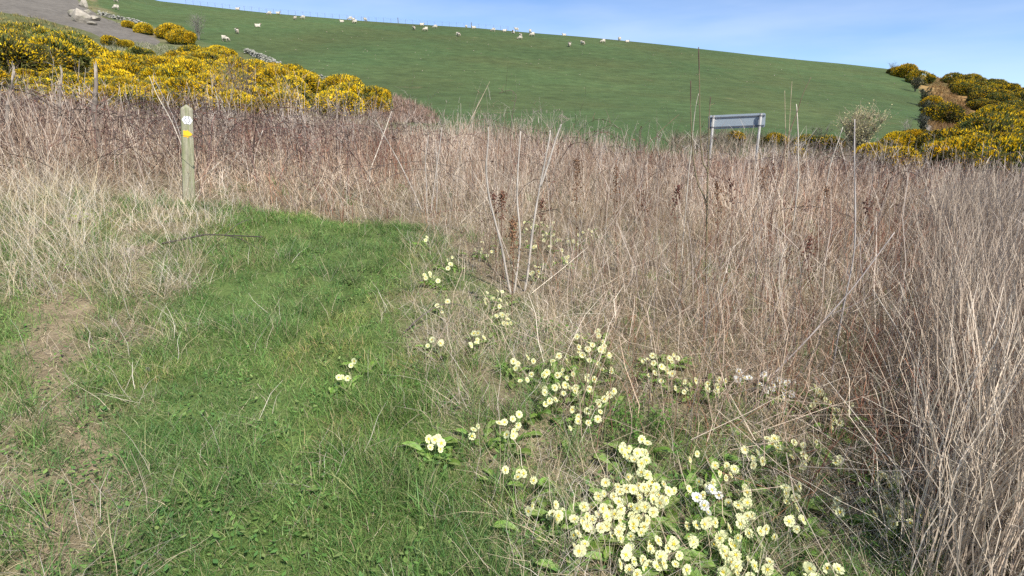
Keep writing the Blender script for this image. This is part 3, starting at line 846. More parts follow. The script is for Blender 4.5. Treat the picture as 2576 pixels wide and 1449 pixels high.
# ------------------------------------------------------------------ road sign seen from behind
M_ALU = surf_mat('grey_sign_back', (0.30, 0.35, 0.385), 0.5, 0.4, (3.0, 0.06), (0.27, 0.31, 0.335), (1.5, 0.45, 0.7), (60.0, 0.03), None, 0.0)
M_RAIL = surf_mat('dull_metal_rail', (0.12, 0.13, 0.15), 0.5, 0.4, (5.0, 0.1), None, (3, .4, .6), (60.0, 0.03))
M_POLE = surf_mat('galvanised_pole', (0.36, 0.345, 0.32), 0.55, 0.4, (6.0, 0.15), (0.32, 0.30, 0.26), (8.0, 0.5, 0.65), (60.0, 0.08), (1, 1, 0.4))
pr = at_depth(np.array(757.0), np.array(150.0), np.array(20.2)); pl = at_depth(np.array(710.5), np.array(150.0), np.array(20.7))
SX = Vector((pr[0] - pl[0], pr[1] - pl[1], 0)); span = SX.length; yaw = math.atan2(SX.y, SX.x)
gzl, gzr = float(H(pl[0], pl[1])), float(H(pr[0], pr[1]))
sign_z = 1.6 + (122 - 121.5) / FPX * 20.3
sg = empty('road_sign', (float(pl[0]), float(pl[1]), gzl), (0, 0, yaw))
tag(sg, 'long grey road sign seen from behind on two pale posts', 'road sign')
zt_l = at_depth(np.array(706.), np.array(115.6), np.array(20.75))[2] - gzl; zb_l = at_depth(np.array(706.), np.array(129.2), np.array(20.75))[2] - gzl
zt_r = at_depth(np.array(762.), np.array(112.6), np.array(20.15))[2] - gzl; zb_r = at_depth(np.array(762.), np.array(127.4), np.array(20.15))[2] - gzl
xl, xr = -0.16, span + 0.16
tilt = math.atan2((zt_r + zb_r) / 2 - (zt_l + zb_l) / 2, xr - xl)
cz, hh = (zt_l + zb_l + zt_r + zb_r) / 4, ((zt_l - zb_l) + (zt_r - zb_r)) / 4
pm = Matrix.Translation((span / 2, 0.10, cz)) @ Matrix.Rotation(-tilt, 4, 'Y')
def rrect(w, h, r, seg=5):
    out = []
    for cx, cy, a0 in ((w - r, -h + r, -math.pi / 2), (w - r, h - r, 0), (-w + r, h - r, math.pi / 2), (-w + r, -h + r, math.pi)):
        for k in range(seg + 1):
            a = a0 + math.pi / 2 * k / seg; out.append((cx + r * math.cos(a), cy + r * math.sin(a)))
    return out
hw = (xr - xl) / 2
mb = MB(); plate(mb, rrect(hw, hh, 0.06), -0.008, 0.008, 0, 0)
mb.v = [np.array([pm @ Vector(p) for p in v]) for v in mb.v]
mb.build('panel', M_ALU, sg)
for zz in (hh * 0.62, -hh * 0.74):
    mb = MB(); mb.box((-hw + 0.03, -0.034, zz - 0.014), (hw - 0.02, -0.009, zz + 0.014), M=pm)
    mb.box((-hw + 0.03, -0.040, zz + 0.015), (hw - 0.02, -0.020, zz + 0.021), M=pm)
    mb.build('rail', M_RAIL, sg)
for xx, gz, zt in ((0.0, gzl, zt_l), (span, gzr, zt_r)):
    z0 = gz - gzl - 0.3; top = cz + math.tan(tilt) * (xx - span / 2) + hh * 0.86
    mb = MB(); mb.tube([(xx, 0, z0), (xx, 0, (z0 + top) / 2), (xx, 0, top)], 0.042, 14, (1, 1, 1)); mb.tube([(xx, 0, top + 0.001), (xx, 0, top + 0.02)], 0.047, 14)
    po = mb.build('post', M_POLE, sg, True)
    for zz in (hh * 0.62, -hh * 0.74):
        z = cz + math.tan(tilt) * (xx - span / 2) + zz
        mb = MB(); mb.tube([(xx, 0, z - 0.02), (xx, 0, z + 0.02)], 0.046, 14)
        mb.box((xx - 0.045, 0.03, z - 0.02), (xx + 0.045, 0.055, z + 0.02)); mb.build('clamp', M_RAIL, po)

# ------------------------------------------------------------------ single dead stems, saplings, canes
def px_line(pts, d0, d1=None, ground=True, n=None, k=1.0):
    """points of the layout (base first) at depth d0..d1 -> curve in the place; the foot goes down to the soil"""
    p = np.array(pts, float) * k
    if n:
        t = np.linspace(0, len(p) - 1, n); p = np.stack([np.interp(t, np.arange(len(p)), p[:, i]) for i in (0, 1)], 1)
    d1 = d0 if d1 is None else d1
    P = at_depth(p[:, 0], p[:, 1], np.linspace(d0, d1, len(p)))
    if ground:
        g = P[0].copy(); h = float(H(g[0], g[1]))
        if P[0, 2] > h + 0.02:
            g[2] = h - 0.03
            if len(P) > 1: g[:2] += (P[0, :2] - P[1, :2]) * 0.15
            P = np.concatenate([g[None], P])
        else:
            P[0, 2] = h - 0.03
    return P

def knobbly(P, r0, r1, rng, n=22, amp=0.12):
    t = np.linspace(0, len(P) - 1, n)
    Q = np.stack([np.interp(t, np.arange(len(P)), P[:, i]) for i in range(3)], 1)
    Q[1:-1] = (Q[:-2] + 2 * Q[1:-1] + Q[2:]) / 4
    r = np.linspace(r0, r1, n) * (1 + amp * rng.normal(0, 1, n))
    return Q, np.maximum(r, 0.0008)

rs = np.random.default_rng(55)
def stem_thing(name, label, cat, pts, d0, d1, r0, r1, col, k=K, group=None, ground=True, n=20, twigs=0, buds=0, sides=6, tipcol=None):
    P = px_line(pts, d0, d1, ground, None, k)
    o0 = P[0].copy()
    mb = MB(); Q, r = knobbly(P - o0, r0, r1, rs, n)
    c = np.array(col) * (1 + 0.15 * rs.normal(0, 1, (len(Q), 1)))
    if tipcol is not None: c = c * (1 - np.linspace(0, 1, len(Q))[:, None] ** 2) + np.array(tipcol) * np.linspace(0, 1, len(Q))[:, None] ** 2
    mb.tube(Q, r, sides, np.clip(c, 0.01, 0.9))
    for i in range(buds):
        j = rs.integers(3, len(Q) - 1); d = unit(rs.normal(0, 1, 3) * np.array([1, .6, .4]) + np.array([0, 0, .4]))
        mb.tube([Q[j], Q[j] + d * r[j] * 1.6, Q[j] + d * r[j] * 3.2], [r[j] * .8, r[j] * .7, r[j] * .15], 5, (0.05, 0.04, 0.035))
    o = mb.build(name, M_BARK, None, True); o.location = o0
    for i in range(twigs):
        j = rs.integers(len(Q) // 3, len(Q) - 2); d = unit(rs.normal(0, 1, 3) * np.array([1, .5, .3]) + np.array([0, 0, .9])); L = rs.uniform(.08, .3)
        tb = MB(); tb.tube([Q[j], Q[j] + d * L * .5 + rs.normal(0, .008, 3), Q[j] + d * L + np.array([0, 0, .03])], [r[j] * .5, r[j] * .4, r[j] * .2], 4, np.array(col) * .9)
        tb.build('twig', M_BARK, o)
    return tag(o, label, cat, group)

# the ash sapling: three stems from one fork
zz = lambda p: [(675 + a * 0.10352, 45 + b * 0.10352) for a, b in p]
sap = empty('ash_sapling', (0, 0, 0)); tag(sap, 'slim bare sapling with three upright stems left of the road sign', 'sapling')
b0 = px_line(zz([(300, 2300), (308, 1700)]), 5.3)
sap.location = b0[0]; so = b0[0].copy()
OLIVE = (0.20, 0.165, 0.095)
for i, (pts, ra, rb_) in enumerate([([(300, 2300), (308, 1700), (312, 1449), (318, 1200), (325, 900), (335, 600), (343, 500)], .0095, .003),
                                 ([(318, 1240), (308, 1195), (285, 1170), (265, 1120), (243, 900), (238, 600), (235, 300), (228, 20)], .0075, .0038),
                                 ([(308, 1560), (285, 1470), (250, 1400), (220, 1340), (180, 1150), (160, 850), (150, 600), (152, 345)], .0075, .0035)]):
    P = px_line(zz(pts), 5.3, 5.3, i == 0) - so
    Q, r = knobbly(P, ra, rb_, rs, 30, .1)
    c = np.array(OLIVE) * (1 + .12 * rs.normal(0, 1, (30, 1))); c[-4:] = (0.12, 0.075, 0.06)
    mb = MB(); mb.tube(Q, r, 7, np.clip(c, .02, .9)); stem_o = mb.build('stem', M_BARK, sap, True)
    for j in ([10, 14, 18, 21, 25] if i else [16, 20, 25]):
        d = unit(np.array([rs.choice([-1, 1]) * 1.0, rs.normal(0, .3), rs.uniform(.1, .6)])); L = .045 if rs.random() < .4 else .016
        tb = MB(); tb.tube([Q[j], Q[j] + d * L * .6, Q[j] + d * L], [r[j] * .6, r[j] * .5, r[j] * .55], 5, OLIVE); tb.tube([Q[j] + d * L, Q[j] + d * (L + .006), Q[j] + d * (L + .012)], [r[j] * .7, r[j] * .8, .0006], 5, (.04, .03, .03))
        tb.build('bud', M_BARK, stem_o)
WHT = (0.54, 0.48, 0.39); GREY = (0.36, 0.32, 0.29); BRN = (0.20, 0.13, 0.09); TAN = (0.47, 0.37, 0.25)
STM = [
 ('dead_stem', 'thin white dead stem bending up beside the sapling', zz([(110, 1500), (135, 1200), (160, 1000), (185, 700), (205, 560), (228, 470)]), 5.6, 5.6, .0048, .0022, WHT, 1),
 ('dead_stem', 'straight white dead stem right of the road sign', zz([(1195, 1320), (1192, 1100), (1190, 900), (1182, 700), (1172, 570)]), 6.2, 6.2, .0062, .0045, WHT, 1),
 ('dead_stem', 'dark thin stem leaning right past the white stem by the sign', zz([(960, 1449), (1030, 1150), (1090, 880), (1180, 650), (1235, 470), (1315, 310)]), 4.6, 4.6, .0055, .0014, BRN, 1),
 ('dead_stem', 'faint tan stem, left one of the thin pair beyond the sign', zz([(1060, 1200), (1068, 880), (1062, 600), (1060, 440)]), 6.6, 6.6, .0038, .0022, TAN, 1),
 ('dead_stem', 'faint tan stem, taller one of the thin pair beyond the sign', zz([(1095, 1000), (1108, 720), (1120, 500), (1130, 350)]), 6.6, 6.6, .0038, .002, TAN, 1),
 ('dead_stem', 'tall dark grey stem rising in front of the budding shrub', [(2098, 905), (2120, 780), (2150, 640), (2152, 540), (2149, 400), (2150, 300)], 3.4, 3.6, .0062, .0028, GREY, K),
 ('dead_stem', 'long grey stem slanting down left through the near stalks', [(1925, 962), (2030, 855), (2147, 724), (2250, 585)], 3.0, 3.4, .0055, .003, (0.30, .26, .235), K),
 ('dead_stem', 'pale jointed stem slanting down right into the near reeds', [(2350, 985), (2300, 900), (2250, 815), (2195, 728)], 2.9, 3.4, .0045, .003, (.48, .42, .34), K),
 ('dead_stem', 'pale split stem lying diagonally above the white primroses', [(1860, 1270), (1800, 1190), (1745, 1130), (1690, 1075), (1640, 1030)], 2.55, 3.0, .0055, .0028, TAN, K),
 ('dead_stem', 'long pale grass stem arching across the bottom right corner', [(2060, 1298), (2180, 1302), (2300, 1311), (2400, 1326), (2460, 1350), (2510, 1395)], 2.2, 1.95, .0032, .0045, TAN, K),
 ('dead_stem', 'bent pale stem rising from the bottom edge of the grass', [(1150, 1440), (1130, 1380), (1108, 1330), (1090, 1285), (1075, 1245)], 2.05, 2.25, .0033, .002, TAN, K),
 ('dead_stem', 'pale stem leaning left beside the yellow primrose carpet', [(1330, 1420), (1345, 1350), (1365, 1280), (1390, 1190), (1402, 1150)], 2.1, 2.45, .0032, .002, TAN, K),
 ('dead_stem', 'long pale stem lying towards the bottom edge left of the largest primrose clump', [(1215, 1440), (1290, 1370), (1400, 1285), (1510, 1190), (1560, 1130)], 2.05, 2.6, .0036, .0024, TAN, K),
 ('dead_stem', 'brownish stem crossing over the yellow primrose carpet', [(1690, 1350), (1620, 1295), (1540, 1245), (1450, 1195), (1290, 1150)], 2.2, 2.6, .0030, .002, (0.40, .27, .17), K),
 ('dead_stem', 'pale stem leaning right at the bottom below the primrose carpet', [(1180, 1449), (1250, 1360), (1330, 1260)], 2.05, 2.3, .003, .002, TAN, K),
 ('dead_stem', 'bleached stem rising steeply left of the waymark post', [(478, 420), (455, 360), (430, 300), (395, 240), (375, 190)], 7.9, 8.3, .006, .003, WHT, K),
 ('dead_stem', 'long white stem leaning right beyond the bramble arches', [(930, 430), (950, 380), (968, 330), (985, 280)], 9.0, 9.6, .0085, .004, WHT, K),
 ('dead_stem', 'tall pale stem leaning right against the green pasture', [(1160, 350), (1185, 300), (1215, 240), (1232, 205)], 9.5, 10, .006, .002, TAN, K),
 ('dead_stem', 'slender stem leaning right above the dead stand against the pasture', [(1650, 340), (1680, 312), (1708, 288)], 9.5, 9.5, .006, .0025, BRN, K),
 ('dead_stem', 'bleached stick crossing the gorse left of the waymark post', [(470, 390), (440, 300), (410, 240), (385, 195)], 8.6, 8.9, .0055, .003, GREY, K),
 ('dead_stem', 'pale stem standing alone before the small gorse on the right', [(2085, 430), (2098, 385), (2112, 345), (2120, 320)], 7.5, 7.5, .0065, .004, WHT, K),
 ('dead_stem', 'thick bleached stem slanting low through the brambles', [(440, 500), (475, 470), (520, 440), (560, 400)], 7.9, 8.4, .007, .004, WHT, K),
]
for nm, lab, pts, d0, d1, r0, r1, col, kk in STM:
    low = 'lying' in lab or 'arching' in lab or 'crossing over' in lab
    stem_thing(nm, lab, 'dead stem', pts, d0, d1, r0, r1, col, kk, None, True, 22, 2 if r0 > .005 and not low else 0)

# fallen branch on the grass and a thin arched twig
P = unproject(np.array([410, 470, 520, 570, 620, 665]) * K, np.array([618, 616, 615, 619, 624, 629]) * K + 3)
P[:, 2] += np.array([.05, .09, .13, .14, .15, .16]); o0 = P[0].copy(); Q, r = knobbly(P - o0, .010, .005, rs, 24)
mb = MB(); mb.tube(Q, r, 6, (0.07, 0.058, 0.05)); br = mb.build('fallen_branch', M_BARK, None, True); br.location = o0
tag(br, 'dark fallen twig lying across the grass right of the post foot', 'branch')
for a, b in (((572, 618), (642, 585)), ((575, 622), (655, 637))):
    e = unproject([b[0] * K], [b[1] * K + 8])[0]; s = P[3]
    e[2] += 0.24 if b[1] < 600 else 0.12
    mb = MB(); q, r = knobbly(np.array([s, (s + e) / 2 + [0, 0, .03], e]) - o0, .0045, .002, rs, 12); mb.tube(q, r, 5, (.085, .07, .06)); mb.build('side_branch', M_BARK, br)
P = unproject(np.array([1010, 1060, 1110, 1160, 1205]) * K, np.array([822, 805, 792, 789, 800]) * K + 8); P[:, 2] += [.0, .09, .15, .14, .06]
mb = MB(); q, r = knobbly(P - P[0], .006, .003, rs, 18); mb.tube(q, r, 5, (.12, .10, .085)); o = mb.build('arched_twig', M_BARK, None, True); o.location = P[0]
tag(o, 'thin dark twig arched over the straw left of the dead hogweed', 'branch')

# arching bramble canes that stand out from the tangle
ARCH = [
 ('dark red cane arching high over the straw right of the bramble mass', [(880, 470), (930, 425), (990, 410), (1060, 405), (1120, 415), (1170, 430)], 8.0, 8.6),
 ('black cane arching low above the path end', [(1062, 562), (1080, 545), (1120, 530), (1170, 528), (1230, 540)], 7.3, 7.4),
 ('dark cane curving down to the path edge', [(1035, 560), (990, 535), (940, 515), (890, 500), (840, 497)], 7.2, 7.8),
 ('dark cane hooked over right beside the waymark post', [(640, 420), (625, 350), (600, 310), (560, 296), (515, 292)], 7.9, 8.2),
 ('dark cane arching right from behind the waymark post', [(490, 345), (540, 335), (600, 350), (635, 410), (650, 470)], 7.8, 8.0),
 ('reddish cane sweeping down left in the bramble mass', [(690, 480), (720, 400), (780, 350), (850, 330), (930, 350)], 8.2, 8.8),
 ('dark cane bowed over the brambles towards the gorse', [(800, 430), (820, 350), (870, 310), (930, 320), (980, 360)], 8.6, 9.0),
 ('thin dark cane looping above the dead stand before the pasture', [(1285, 330), (1290, 280), (1300, 240), (1285, 225), (1255, 235)], 9.8, 9.8),
 ('blackish cane arching over straw left of the hogweed', [(930, 470), (990, 440), (1040, 425), (1090, 430), (1130, 455)], 7.6, 7.9),
]
for lab, pts, d0, d1 in ARCH:
    o = stem_thing('bramble_cane', lab, 'bramble', pts, d0, d1, .0062, .0032, BRAM[rs.integers(0, 4)], K, None, True, 24, 0, 5)
    me_v = np.array([v.co for v in o.data.vertices])
    for j in range(5):
        p = me_v[rs.integers(20, len(me_v) - 10)]; d = unit(rs.normal(0, 1, 3) + [0, 0, .4]); L = rs.uniform(.06, .2)
        tb = MB(); tb.tube([p, p + d * L * .6, p + d * L + [0, 0, -.02]], [.0026, .002, .001], 4, BRAM[rs.integers(0, 4)]); tb.build('twig', M_BARK, o)

# dead hogweed: pale jointed stems with umbels of bare rays
def umbel(mb, top, d, R, rng, col, n=13):
    d = unit(np.asarray(d, float)); a = unit(np.cross(d, [.3, .2, .9])); b = np.cross(d, a)
    for k in range(n):
        t = 2 * math.pi * k / n + rng.normal(0, .15); q = rng.uniform(.35, 1.0)
        e = top + d * R * (1.1 - .35 * q) + (a * math.cos(t) + b * math.sin(t)) * R * q
        mb.tube([top, top * .5 + e * .5 + d * R * .1, e], [.0011, .0009, .0008], 4, col)
        for j in range(5):
            f = e + unit(rng.normal(0, 1, 3) + d * 1.2) * .016
            mb.tube([e, f], [.0006, .0009], 3, np.array(col) * .9)
def hogweed(label, stems, depth, r0, umb):
    b = px_line(stems[0], depth, depth, True, None, K); root = empty('hogweed', b[0]); tag(root, label, 'dead plant')
    for i, pts in enumerate(stems):
        P = px_line(pts, depth, depth, i == 0 or pts[0][1] > 500, None, K) - b[0]
        Q, r = knobbly(P, r0 * (1 if i == 0 else .8), r0 * .45, rs, 22, .06)
        c = np.array((0.47, 0.415, 0.355)) * (1 + .1 * rs.normal(0, 1, (22, 1))); c[[7, 14]] *= .6
        r[[7, 14]] *= 1.35
        mb = MB(); mb.tube(Q, r, 7, c); s = mb.build('stem', M_BARK, root, True)
        if i in umb:
            mb = MB(); umbel(mb, Q[-1], Q[-1] - Q[-4], umb[i], rs, (0.33, .28, .22)); tag(mb.build('seed_head', M_BARK, s), None, None, None, 'stuff')
hogweed('tall pale dead hogweed with three stems forking from one foot beside primroses',
        [[(1287, 775), (1280, 720), (1262, 620), (1228, 490), (1222, 420), (1228, 360), (1229, 320)], [(1292, 770), (1300, 690), (1310, 600), (1300, 500), (1303, 420), (1310, 330)]], 4.75, .0105, {0: .10, 1: .09})
hogweed('pale dead hogweed leaning right, topped by a wide bare umbel', [[(1318, 775), (1328, 690), (1338, 590), (1352, 500), (1370, 410), (1383, 345), (1384, 328)], [(1360, 470), (1380, 410), (1398, 350), (1412, 312)]], 4.8, .0105, {0: .16, 1: .06})
hogweed('grey dead hogweed with straight parallel stems at the path end', [[(1075, 555), (1073, 480), (1070, 400), (1078, 340)], [(1083, 556), (1092, 470), (1105, 380), (1112, 320)], [(1098, 552), (1100, 470), (1098, 400), (1096, 350)]], 7.5, .0085, {0: .08, 1: .09})
hogweed('pale dead hogweed leaning right behind the path end', [[(1066, 555), (1040, 480), (1000, 400), (960, 330), (945, 300)]], 7.6, .008, {0: .08})

# dead dock: red-brown stems with whorls of seed
def dock(label, base_px, top_px, depth, n=170, seed=0):
    g = np.random.default_rng(900 + seed)
    P = px_line([base_px, ((base_px[0] + top_px[0]) / 2 + g.normal(0, 6), (base_px[1] + top_px[1]) / 2), (top_px[0] + g.normal(0, 7), top_px[1] + g.normal(0, 8))], depth, depth, True, None, K)
    root = empty('dock', P[0]); tag(root, label, 'dead plant')
    Q, r = knobbly(P - P[0], .0042, .0018, g, 16, .08)
    mb = MB(); mb.tube(Q, r, 5, (0.15, .075, .05)); s = mb.build('stem', M_BARK, root, True)
    mb = MB(); Ht = np.linalg.norm(Q[-1] - Q[0])
    n = int(n * g.uniform(.35, .8)); lag = g.uniform(.10, .24)
    for k in range(n):
        t = 1 - abs(g.normal(0, lag)); t = max(t, .35); j = t * 15; a = int(min(j, 14)); c = Q[a] * (1 - (j - a)) + Q[a + 1] * (j - a)
        w = (.014 + .042 * min(1 - t, .35) / .35 * (0.5 + 0.5 * math.sin(t * 45 + seed))); p = c + g.normal(0, 1, 3) * [w, w, .015]; e = g.uniform(.004, .009)
        v = p + e * np.array([(1, 0, 0), (-1, 0, 0), (0, 1, 0), (0, -1, 0), (0, 0, 1.2), (0, 0, -1.2)])
        mb.add(v, [(0, 2, 4), (2, 1, 4), (1, 3, 4), (3, 0, 4), (2, 0, 5), (1, 2, 5), (3, 1, 5), (0, 3, 5)], np.array((0.18, .09, .055)) * g.uniform(.6, 1.6))
    tag(mb.build('seed_head', M_STALK, root), None, None, None, 'stuff')
DOCKS = [
 ('dark brown dock with dense seed head in front of the hogweed fork', (1288, 740), (1297, 548), 4.2, 260), ('taller dock left of the densest one, small dark head', (1266, 690), (1268, 485), 5.0, 190),
 ('small-headed dock, leftmost by the hogweed', (1248, 640), (1242, 478), 5.2, 90), ('dock with loose seed spike right of the hogweed umbel', (1450, 640), (1448, 408), 5.6, 150),
 ('dark dock spike left of the sapling, among tan stalks', (1552, 640), (1552, 420), 5.6, 120), ('dock with ragged brown head at the sapling foot', (1703, 620), (1702, 470), 5.0, 150),
 ('dark dock just right of the sapling stems', (1802, 600), (1798, 445), 5.2, 170), ('dock with leaning brown head right of the sapling', (1838, 600), (1848, 455), 5.2, 170),
 ('pair-like double dock spike, nearer one before the road sign', (1920, 560), (1918, 415), 6.4, 150), ('slim dock spike just right of the double spike below the sign', (1942, 560), (1940, 420), 6.4, 130),
 ('reddish dock standing right, before the budding shrub', (2198, 700), (2192, 500), 5.0, 190), ('brown dock spike between hogweed and sapling', (1620, 640), (1622, 470), 5.4, 110),
 ('dock with a thin dark spike near the straw edge', (1350, 700), (1345, 500), 5.2, 90), ('rusty dock head low in the stalks right of the sapling', (2050, 760), (2040, 600), 4.2, 150),
 ('dark dock head left of the tall grey stem', (2090, 610), (2085, 455), 5.6, 140),
]
for i, (lab, b, t, dp, n) in enumerate(DOCKS): dock(lab, b, t, dp, n, i)

# broken grey trunks on the left bank
def broken_trunk(label, pts, depth, r0, r1, seed):
    g = np.random.default_rng(seed); P = px_line(pts, depth, depth, True, None, K); o0 = P[0].copy()
    Q, r = knobbly(P - o0, r0, r1, g, 18, .12)
    mb = MB(); c = np.array((0.24, .20, .165)) * (1 + .2 * g.normal(0, 1, (18, 1))); Q = Q + g.normal(0, .006, Q.shape) * np.linspace(.3, 1, 18)[:, None]; mb.tube(Q, r, 9, np.clip(c, .08, .6))
    o = mb.build('broken_trunk', M_BARK, None, True); o.location = o0; tag(o, label, 'dead trunk')
    for k in range(5):
        mb = MB(); a = g.uniform(0, 6.28); off = np.array([math.cos(a), math.sin(a), 0]) * r1 * .7
        mb.tube([Q[-3] + off, Q[-1] + off + [0, 0, .03], Q[-1] + off * 1.6 + [0, 0, g.uniform(.05, .16)]], [r1 * .6, r1 * .4, .001], 5, (0.42, .36, .29)); mb.build('splinter', M_BARK, o)
    for k in range(4):
        j = g.integers(5, 15); d = unit(np.array([g.normal(0, 1), g.normal(0, .4), g.uniform(.2, 1.2)])); L = g.uniform(.15, .5)
        mb = MB(); mb.tube([Q[j], Q[j] + d * L * .5 + g.normal(0, .02, 3), Q[j] + d * L], [r[j] * .35, r[j] * .25, .002], 5, (0.33, .27, .22)); mb.build('side_branch', M_BARK, o)
broken_trunk('thick broken grey trunk standing nearest the gorse on the left bank', [(236, 290), (238, 260), (241, 225), (241, 172)], 9.6, .045, .020, 61)
broken_trunk('slimmer broken grey trunk between two others on the left bank', [(148, 290), (152, 245), (156, 188)], 9.6, .030, .013, 62)
broken_trunk('leaning pale broken trunk at the left edge of the brambles', [(15, 290), (25, 240), (38, 180)], 9.4, .028, .013, 63)

# stones in the grass
def stone_mesh(name, seed, sub=2, squash=0.7, rough=0.25):
    import bmesh
    bm = bmesh.new(); bmesh.ops.create_icosphere(bm, subdivisions=sub, radius=1.0)
    g = np.random.default_rng(seed); o = g.uniform(0, 50, 3)
    pl = [(unit(g.normal(0, 1, 3)), g.uniform(.45, .8)) for _ in range(10)]
    for v in bm.verts:
        p = np.array(v.co)
        for nrm, dd in pl:
            q = p @ nrm
            if q > dd: p = p - nrm * (q - dd) * .85
        p = p * (1 + rough * (float(fbm(p[0] * 1.7 + o[0], p[1] * 1.7 + p[2] * 1.3 + o[1], seed, 3)) - .5))
        p[2] *= squash; v.co = p
    me = bpy.data.meshes.new(name); bm.to_mesh(me); bm.free(); me.materials.append(M_STONE); return me
M_MOSSY = surf_mat('mossy_stone', (0.36, 0.31, 0.24), 0.9, 0.2, (9.0, .3), (0.22, 0.27, 0.04), (5.0, .46, .58), (30., .5))
M_CHALK = surf_mat('pale_cream_stone', (0.66, 0.60, 0.46), 0.9, 0.2, (9.0, .15), None, (5.0, .46, .58), (30., .4))
for nm, lab, x0, y0, sz, mt, sd in [('stone', 'rounded stone patched with bright moss in the straw on the left', 203, 560, .14, M_MOSSY, 1), ('stone', 'pale cream stone low in the straw at the left edge', 28, 668, .05, M_CHALK, 2),
        ('stone', 'cream stone at the bottom edge below the near reeds', 2425, 1446, .045, M_CHALK, 3), ('stone', 'flat cream stone, rightmost at the bottom edge', 2500, 1449, .040, M_CHALK, 4),
        ('stone', 'small grey stone on the bare soil left of the path', 373, 934, .028, M_STONE, 5)]:
    p = unproject([x0 * K], [y0 * K])[0]; me = stone_mesh(nm, 300 + sd); me.materials.clear(); me.materials.append(mt)
    o = link(nm, me, None, p + [0, 0, sz * .35], (0, 0, sd), sz); tag(o, lab, 'stone')
# ------------------------------------------------------------------ primroses
def leaf_mesh(seed):
    g = np.random.default_rng(seed); L, Wd = 1.0, g.uniform(.30, .38); nx, ny = 5, 9
    t = np.linspace(0, 1, ny); u = np.linspace(-1, 1, nx)
    wprof = Wd * np.interp(t, [0, .12, .35, .65, .85, 1], [.16, .22, .62, 1.0, .85, .12])
    up = g.uniform(.55, 1.0); T, U = np.meshgrid(t, u, indexing='ij')
    x = U * wprof[:, None] * .5
    ang = up * (1 - T * .9) - .25 * T
    y = np.concatenate([np.zeros((1, nx)), np.cumsum(np.cos(ang[1:]) / (ny - 1), 0)], 0); z = np.concatenate([np.zeros((1, nx)), np.cumsum(np.sin(ang[1:]) / (ny - 1), 0)], 0)
    z = z + .10 * U ** 2 * np.sin(T * 3.0) + .018 * np.sin(T * 26 + abs(U) * 3) * (abs(U) * .8 + .2)
    c = np.array((0.18, 0.30, 0.05))[None, None] * (0.9 + .25 * g.random((ny, nx, 1))); c = np.where((abs(U) < .1)[..., None], np.array((0.36, .44, .16)), c)
    i = np.arange(ny - 1)[:, None] * nx + np.arange(nx - 1)[None]; q = np.stack([i, i + 1, i + nx + 1, i + nx], -1).reshape(-1, 4)
    mb = MB(); mb.addq(np.stack([x, y, z], -1).reshape(-1, 3), q, c.reshape(-1, 3)); return mb.mesh('leaf', M_LEAF, True)
def flower_mesh(seed, white=False):
    """stalk of 1 unit = 8 cm, five notched petals, yellow eye; the face looks towards local -y and up"""
    g = np.random.default_rng(seed); s = 1 / .08
    tilt = g.uniform(.15, 1.35); mb = MB()
    d = np.array([0, -math.sin(tilt), math.cos(tilt)]); top = np.array([0, -.006 * s, 1.0]); base = np.zeros(3)
    mid = (base + top) / 2 + np.array([g.normal(0, .05), .05, .1])
    mb.tube([base, mid, top - d * .1, top], [.0011 * s, .001 * s, .0011 * s, .0016 * s], 4, (0.30, .36, .12), 0)
    a = np.array([1.0, 0, 0]); b = np.cross(d, a); R = .0172 * s
    pc = np.array((0.80, 0.80, 0.78)) if white else np.array((0.80, 0.81, 0.48)); ph = g.uniform(0, 1.2); cup = g.uniform(.0, .22)
    for k in range(5):
        t0 = ph + k * 2 * math.pi / 5
        def pt(r, da, h=0): t = t0 + da; return top + (a * math.cos(t) + b * math.sin(t)) * r * R + d * (h + cup * r * r * .5) * R
        jit = g.normal(0, .04, 7) + .012 * k
        v = [pt(.10, 0, .0), pt(.42, -.52), pt(.82, -.61, jit[0] * .5), pt(1.0, -.31, jit[1]), pt(.87, 0, jit[2]), pt(1.0, .31, jit[3]), pt(.82, .61, jit[4] * .5), pt(.42, .52), pt(.55, 0, .0)]
        cc = np.array([pc * .97] * 9); cc[0] = (0.84, .70, .16); cc[8] = pc * [1.0, .99, .88]
        mb.add(v, [(0, 1, 8), (1, 2, 8), (2, 3, 8), (3, 4, 8), (4, 5, 8), (5, 6, 8), (6, 7, 8), (7, 0, 8)], cc, 1)
    ey = []
    for k in range(10):
        t = ph + k * math.pi / 5; r = .27 if k % 2 == 0 else .18; ey.append(top + (a * math.cos(t) + b * math.sin(t)) * r * R + d * R * .06)
    ey.append(top + d * R * .02); mb.add(ey, [(k, (k + 1) % 10, 10) for k in range(10)], (0.80, .60, .05), 1)
    return mb.mesh('flower', [M_LEAF, M_PETAL])
LEAVES = [leaf_mesh(i) for i in range(6)]
FLOW_Y = [flower_mesh(40 + i) for i in range(8)]; FLOW_W = [flower_mesh(60 + i, True) for i in range(4)]
rp = np.random.default_rng(12)
